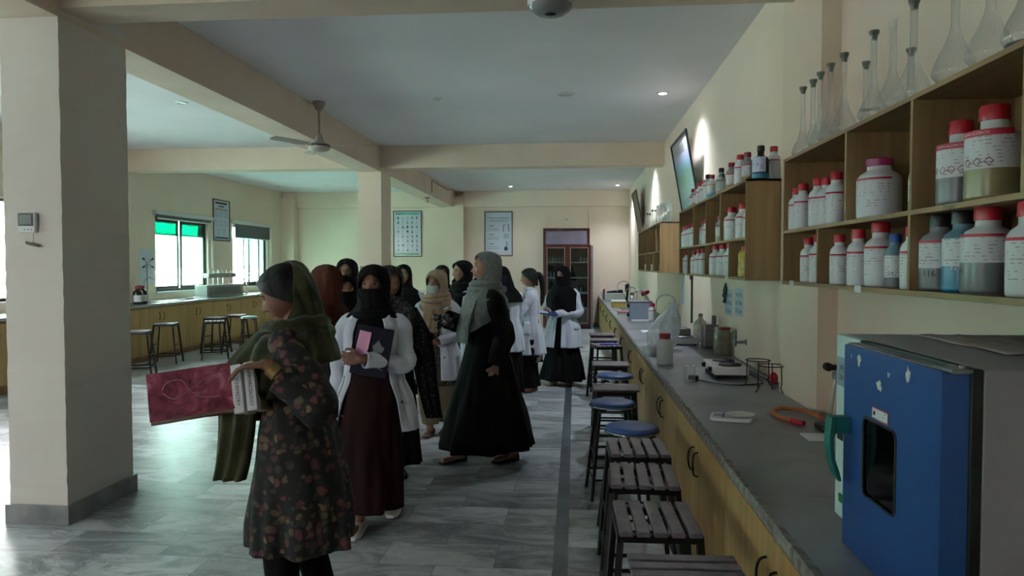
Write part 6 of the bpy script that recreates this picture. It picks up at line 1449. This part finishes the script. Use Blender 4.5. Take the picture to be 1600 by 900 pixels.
# ---- black niqab student left of the masked one
p4, arms, tw = person('student in black veil with only her eyes showing, between floral woman and masked student', (-1.88, 5.75, 0), 12, 1.47, yaw=.1, pitch=.05, skin='a', lips=False)
dress(p4, 'dress', SK(.1, .23, .19), 'black_cloth', 3, (.003, .02), 7, arms=arms); hijab(p4, tw, 'black_cloth', 'cape', (1.40, 1.574, .82), hem=1.02, seed=3); veil(p4, tw, 'black_cloth', 1.478, 1.22); shoes(p4, {'L': (.09, -.02), 'R': (-.09, .02)}, 'dark_shoe')
# ---- brown scarf right behind the floral woman
p2, arms, tw = person('person in brown headscarf mostly hidden behind the floral woman', (-1.66, 4.62, 0), -115, 1.555, yaw=-.1, skin='a')
dress(p2, 'dress', SK(.12, .2, .17), 'black_cloth', 4, (.003, .015), 7, arms=arms); hijab(p2, tw, 'brown_scarf', 'cape', (1.385, 1.58, .9), hem=1.1, seed=8, shoulders=-.02); shoes(p2, {'L': (.09, -.02), 'R': (-.09, .02)}, 'dark_shoe')
# ---- student looking left, dark scarf pushed back
ft = {'L': (.07, -.04), 'R': (-.1, .05)}
p10, arms, tw = person('student in white coat with dark scarf looking left, behind the grey-scarfed woman', (-1.18, 7.45, 0), -22, 1.60, yaw=-.55, skin='c', feet=ft)
trousers(p10, 'green_cloth', ft, .8, (.13, .11, .09), .1); dress(p10, 'kurta', SK(.55, .2, .16), 'green_cloth', 5, (.003, .015), 7); coat(p10, arms, .58, gap=(.3, .2, .25), wid=.24, dep=.18, seed=9); shoes(p10, ft, 'dark_shoe')
hijab(p10, tw, 'dark_scarf', 'tuck', (1.385, 1.588, 1.3), seed=6); wraps(p10, tw, 'dark_scarf', 3, 5, (.1, .095), 1.35, .04, .022); drape(p10, 'dark_scarf', [(.0, -.12, 1.25), (.0, -.15, 1.1), (.0, -.16, .95)], (.07, .07, .05))
# ---- head behind the beige scarf
p9, arms, tw = person('person in white coat with dark patterned scarf, half hidden behind the beige scarf', (-1.68, 8.9, 0), 0, 1.55, yaw=.3, skin='a')
dress(p9, 'dress', SK(.12, .22, .18), 'black_white', 6, (.003, .02), 7); coat(p9, arms, .6, seed=12, wid=.24, dep=.18); hijab(p9, tw, 'lace_black', 'tuck', (1.385, 1.59, .95), seed=10); wraps(p9, tw, 'black_white', 2, 5, (.12, .1), 1.32, .04, .025); shoes(p9, {'L': (.09, -.02), 'R': (-.09, .02)}, 'dark_shoe')
# ---- bent student in black and navy
ft = {'L': (.08, .0), 'R': (-.08, .04)}
p12, arms, tw = person('student in black and navy scarf with bowed head, back half turned', (-.80, 8.1, 0), -150, 1.55, yaw=.35, pitch=.5, skin='a', feet=ft, R=dict(e=(-.22, -.06, 1.02), w=(-.1, -.25, 1.02), d=(.4, -.8, .1), n=(0, 0, 1), t=(-1, 0, 0), c=.5))
dress(p12, 'dress', SK(.12, .22, .18), 'black_cloth', 7, (.003, .02), 7); coat(p12, arms, .6, seed=15, wid=.24, dep=.18, lapel=False); hijab(p12, tw, 'black_cloth', 'cape', (1.385, 1.58, .9), hem=1.18, seed=12); drape(p12, 'navy_cloth', [(.06, .09, 1.5), (.08, .13, 1.35), (.07, .15, 1.2)], (.03, .06, .07)); shoes(p12, ft, 'dark_shoe')
# ---- ponytail
ft = {'L': (.06, -.03), 'R': (-.06, .05)}
P_ = dict(e=(.2, -.12, 1.06), w=(.08, -.32, 1.11), d=(-.1, -1, .1), n=(-.6, 0, .6), t=(0, 0, 1), c=.5); P2_ = dict(e=(-.2, -.12, 1.04), w=(-.08, -.32, 1.09), d=(.1, -1, .1), n=(.6, 0, .6), t=(0, 0, 1), c=.5)
p13, arms, tw = person('student with black ponytail in white coat facing left, forearm raised', (-.55, 8.75, 0), -82, 1.515, pitch=.12, skin='c', L=P_, R=P2_, feet=ft)
dress(p13, 'kurta', SK(.4, .168, .165), 'black_white', 3, (.003, .012), 7); trousers(p13, 'black_cloth', ft, .7, (.13, .115, .1), .07); coat(p13, arms, .50, seed=5, gap=(.12, .02, .04), wid=.215, dep=.205, pocket=True); shoes(p13, ft, 'skin_c', h=.05)
hair = Cl(HIJ[:-1], (.002, .003), 14, 4, 2.1, 1.4, 0, tw, -.006); op = lambda z: (.0006 if z > 1.572 else float(np.interp(z, (1.38, 1.45, 1.5, 1.572), (2.2, 1.6, 1.2, .4))))
b = MB(); hair.shell(b, 1.616, 1.38, lambda z: -PI/2+op(z), lambda z: -PI/2+2*PI-op(z), 44, 70); b.build('hair', 'hair_black', p13, solid=.008, angle=80)
MB().tube(smooth([tw(Vector((0, .1, 1.53))), tw(Vector((.0, .15, 1.5))), (.0, .165, 1.38), (0, .165, 1.24), (0, .15, 1.12)], 5), [.025, .03, .033, .036, .036, .037, .038, .038, .038, .037, .036, .034, .032, .03, .028, .026, .024, .022, .018, .012, .006], 12).build('ponytail', 'hair_black', p13, angle=80)
# ---- niqab with open coat by the cabinet
ft = {'L': (.1, .03), 'R': (-.1, -.06)}
PR = dict(e=(-.235, -.02, 1.0), w=(-.12, -.24, 1.0), d=(.2, -.95, .05), n=(.3, 0, 1), t=(-.8, 0, .5), c=.5); PL = dict(e=(.24, -.02, .99), w=(-.02, -.24, .98), d=(-.95, -.25, .1), n=(0, .3, 1), t=(0, -.6, .7), c=.45)
p14, arms, tw = person('student in long black face veil and white coat holding a blue book by the cabinet', (-.15, 9.3, 0), -20, 1.54, yaw=-.15, pitch=.05, skin='c', L=PL, R=PR, feet=ft, lips=False)
dress(p14, 'skirt', SK(.07, .29, .24), 'black_cloth', 6, (.002, .024), 8); coat(p14, arms, .52, gap=(.2, .12, .14), wid=.26, dep=.2, seed=3); hijab(p14, tw, 'black_cloth', 'cape', (1.41, 1.565, .72), hem=1.05, seed=6, front_hem=.98); veil(p14, tw, 'black_cloth', 1.485, 1.2, wide=1.5); shoes(p14, ft, 'skin_c', h=.05)

# ================================================================ THINGS HELD
from mathutils import Euler
def RB(x, y, z, ry=0, rz=0, rx=0): return T(x, y, z) @ Euler((rx, ry, rz), 'XYZ').to_matrix().to_4x4()
def held(name, label, cat, M): o = bpy.data.objects.new(name, None); COL.objects.link(o); o.matrix_world = M; return tag(o, label, cat)
def cover_mat():
    m, nt, b = new_mat('pink_cover'); N, L = nt.nodes, nt.links; tc = N.new('ShaderNodeTexCoord'); n = N.new('ShaderNodeTexNoise'); n.inputs['Scale'].default_value = 14; n.inputs['Distortion'].default_value = 1.5; n.inputs['Detail'].default_value = 3
    r = N.new('ShaderNodeValToRGB'); cr = r.color_ramp; cr.elements[0].position = .3; cr.elements[0].color = lin('5a1530'); cr.elements[1].position = .75; cr.elements[1].color = lin('c08a95'); e = cr.elements.new(.5); e.color = lin('8c3a52'); e = cr.elements.new(.6); e.color = lin('a4566b')
    L.new(tc.outputs['Object'], n.inputs['Vector']); L.new(n.outputs[0], r.inputs[0]); L.new(r.outputs[0], b.inputs['Base Color']); b.inputs['Roughness'].default_value = .3; MATS['pink_cover'] = m
cover_mat(); mat('cream_pages', 'a39a7d', 'b3aa8c', rough=.8, scale=60, stretch=(1, 1, 12)); mat('pink_folder', 'a3446e', 'ae4f79', rough=.5, scale=5); mat('green_binder', '1b4a3a', '205443', rough=.5, scale=5); mat('folder_navy', '0a0b1c', '101226', rough=.6, scale=4, spec=.2); mat('phone_pink', 'e3a3c9', 'dc9bc2', rough=.4)
BM = RB(-1.465, 2.60, 1.075, ry=-.1, rz=.5, rx=-.5)
def book(name, label, M, w, h, t, cov, spine=None, sp_txt=None, cat='book'):
    o = held(name, label, cat, M); MB().box((-w/2, -t/2, -h/2), (w/2-.004, -t/2+.004, h/2)).build('cover', cov, o, bevel=.001); MB().box((-w/2, t/2-.004, -h/2), (w/2-.004, t/2, h/2)).build('cover', cov, o, bevel=.001)
    MB().box((-w/2+.006, -t/2+.004, -h/2+.004), (w/2-.006, t/2-.004, h/2-.004)).build('pages', 'cream_pages', o); MB().box((w/2-.006, -t/2, -h/2), (w/2, t/2, h/2)).build('spine', spine or cov, o, bevel=.001)
    return o
o = book('textbook', 'thick book with pink marbled cover held by the floral woman', BM, .30, .19, .05, 'pink_cover')
b = MB(); b.tube(smooth([(-.1, -.0255, .02), (-.08, -.0255, .05), (-.03, -.0255, .05), (.0, -.0255, .0), (.04, -.0255, -.03), (.1, -.0255, -.035)], 5), .004, 4, flat=.3); b.tube(smooth([(-.1, -.0255, .01), (-.06, -.0255, -.02), (.0, -.0255, .01), (.05, -.0255, .04), (.09, -.0255, .06)], 5), .003, 4, flat=.3); b.build('cover_drawing', mat('ink_rose', 'b27d8b', rough=.4), o)
def white_book(label, M, txt):
    o = held('textbook', label, 'book', M); MB().box((-.02, -.02, -.095), (.02, .02, .095)).build('spine', 'paper', o, bevel=.002); MB().box((-.018, .02, -.09), (.018, .1, .09)).build('pages', 'cream_pages', o)
    lettering(txt, .02, 'ink', o, T(0, -.0215, 0) @ RY(PI/2)); return o
white_book('white-spined book with faint lettering next to the pink marbled book', RB(-1.303, 2.655, 1.085, rz=.1, rx=-.3, ry=-.2), 'BIOCHEMISTRY'); white_book('white-spined book with bold lettering, nearest the floral woman', RB(-1.255, 2.665, 1.095, rz=.1, rx=-.3, ry=-.2), 'PHARMACOLOGY')
o = held('folder', 'flat pink folder sticking up behind the marbled book', 'folder', BM @ T(-.02, .04, .03)); MB().box((-.11, -.004, -.1), (.13, .004, .085)).build('cover', 'pink_folder', o, bevel=.001)
o = held('binder', 'dark green binder edge behind the books', 'binder', BM @ T(.09, .075, .035)); MB().box((-.06, -.01, -.1), (.07, .01, .085)).build('cover', 'green_binder', o, bevel=.002)
FM = RB(-1.165, 4.005, 1.07, ry=.17, rz=.05, rx=-.08)
o = book('folder', 'dark navy folder with printed cover held by the masked student', FM, .215, .285, .014, 'folder_navy', cat='folder')
b = MB(); b.prism([(.0, .03), (.03, .07), (.05, .04), (.07, .03), (.06, .0), (.01, .0)], -.0078, -.007, 'y'); b.tube([(-.03, -.0076, -.1), (.03, -.0076, -.085), (.08, -.0076, -.1)], .008, 4, flat=.05); b.build('cover_print', 'ink_grey', o)
o = held('phone', 'pink phone held flat against the navy folder', 'phone', FM @ T(-.055, -.0125, .035) @ RY(.05)); MB().box((-.036, -.004, -.075), (.036, .004, .075)).build('body', 'phone_pink', o, bevel=.006)
o = held('book', 'open blue book held by the veiled student near the cabinet', 'book', RB(-.34, 9.0, .955, rz=.1, ry=.12, rx=.15)); MB().box((-.13, -.09, 0), (.13, .09, .014)).build('cover', mat('cover_blue', '1f2f6d', '27397c', rough=.35, scale=6), o, bevel=.002); MB().box((-.12, -.085, .014), (.0, .085, .02)).build('pages', 'paper_blue', o)
o = held('crumpled_bundle', 'shiny dark bundle held out by the woman in the abaya', 'bundle', RB(-1.0, 5.36, 1.13)); b = MB(); rn = random.Random(1)
for i in range(12): b.ball((rn.uniform(-.06, .06), rn.uniform(-.04, .04), rn.uniform(-.035, .05)), rn.uniform(.018, .034), 10, 8)
b.build('wrapping', mat('dark_foil', '1f1c1e', '6b6668', rough=.25, metal=.4, scale=30, bump=.8, bscale=50), o)
o = held('cap_roll', 'small round black object in the clasped hands of the beige-scarfed student', 'object', RB(-1.28, 6.2, .93)); MB().ball((0, 0, 0), (.045, .03, .045), 20, 14).build('body', 'black_cloth', o)
o = held('bag', 'yellow and dark bag between the bowed student and the ponytailed one', 'bag', RB(-.76, 8.6, 1.16, rz=.3)); MB().box((-.12, -.03, -.05), (.12, .03, .05)).build('body', mat('yellow_cloth', '8c7d22', 'a3942e', rough=.6, scale=10), o, bevel=.02); MB().box((-.125, -.033, -.012), (.125, .033, .012)).build('stripe', 'black_cloth', o, bevel=.005)
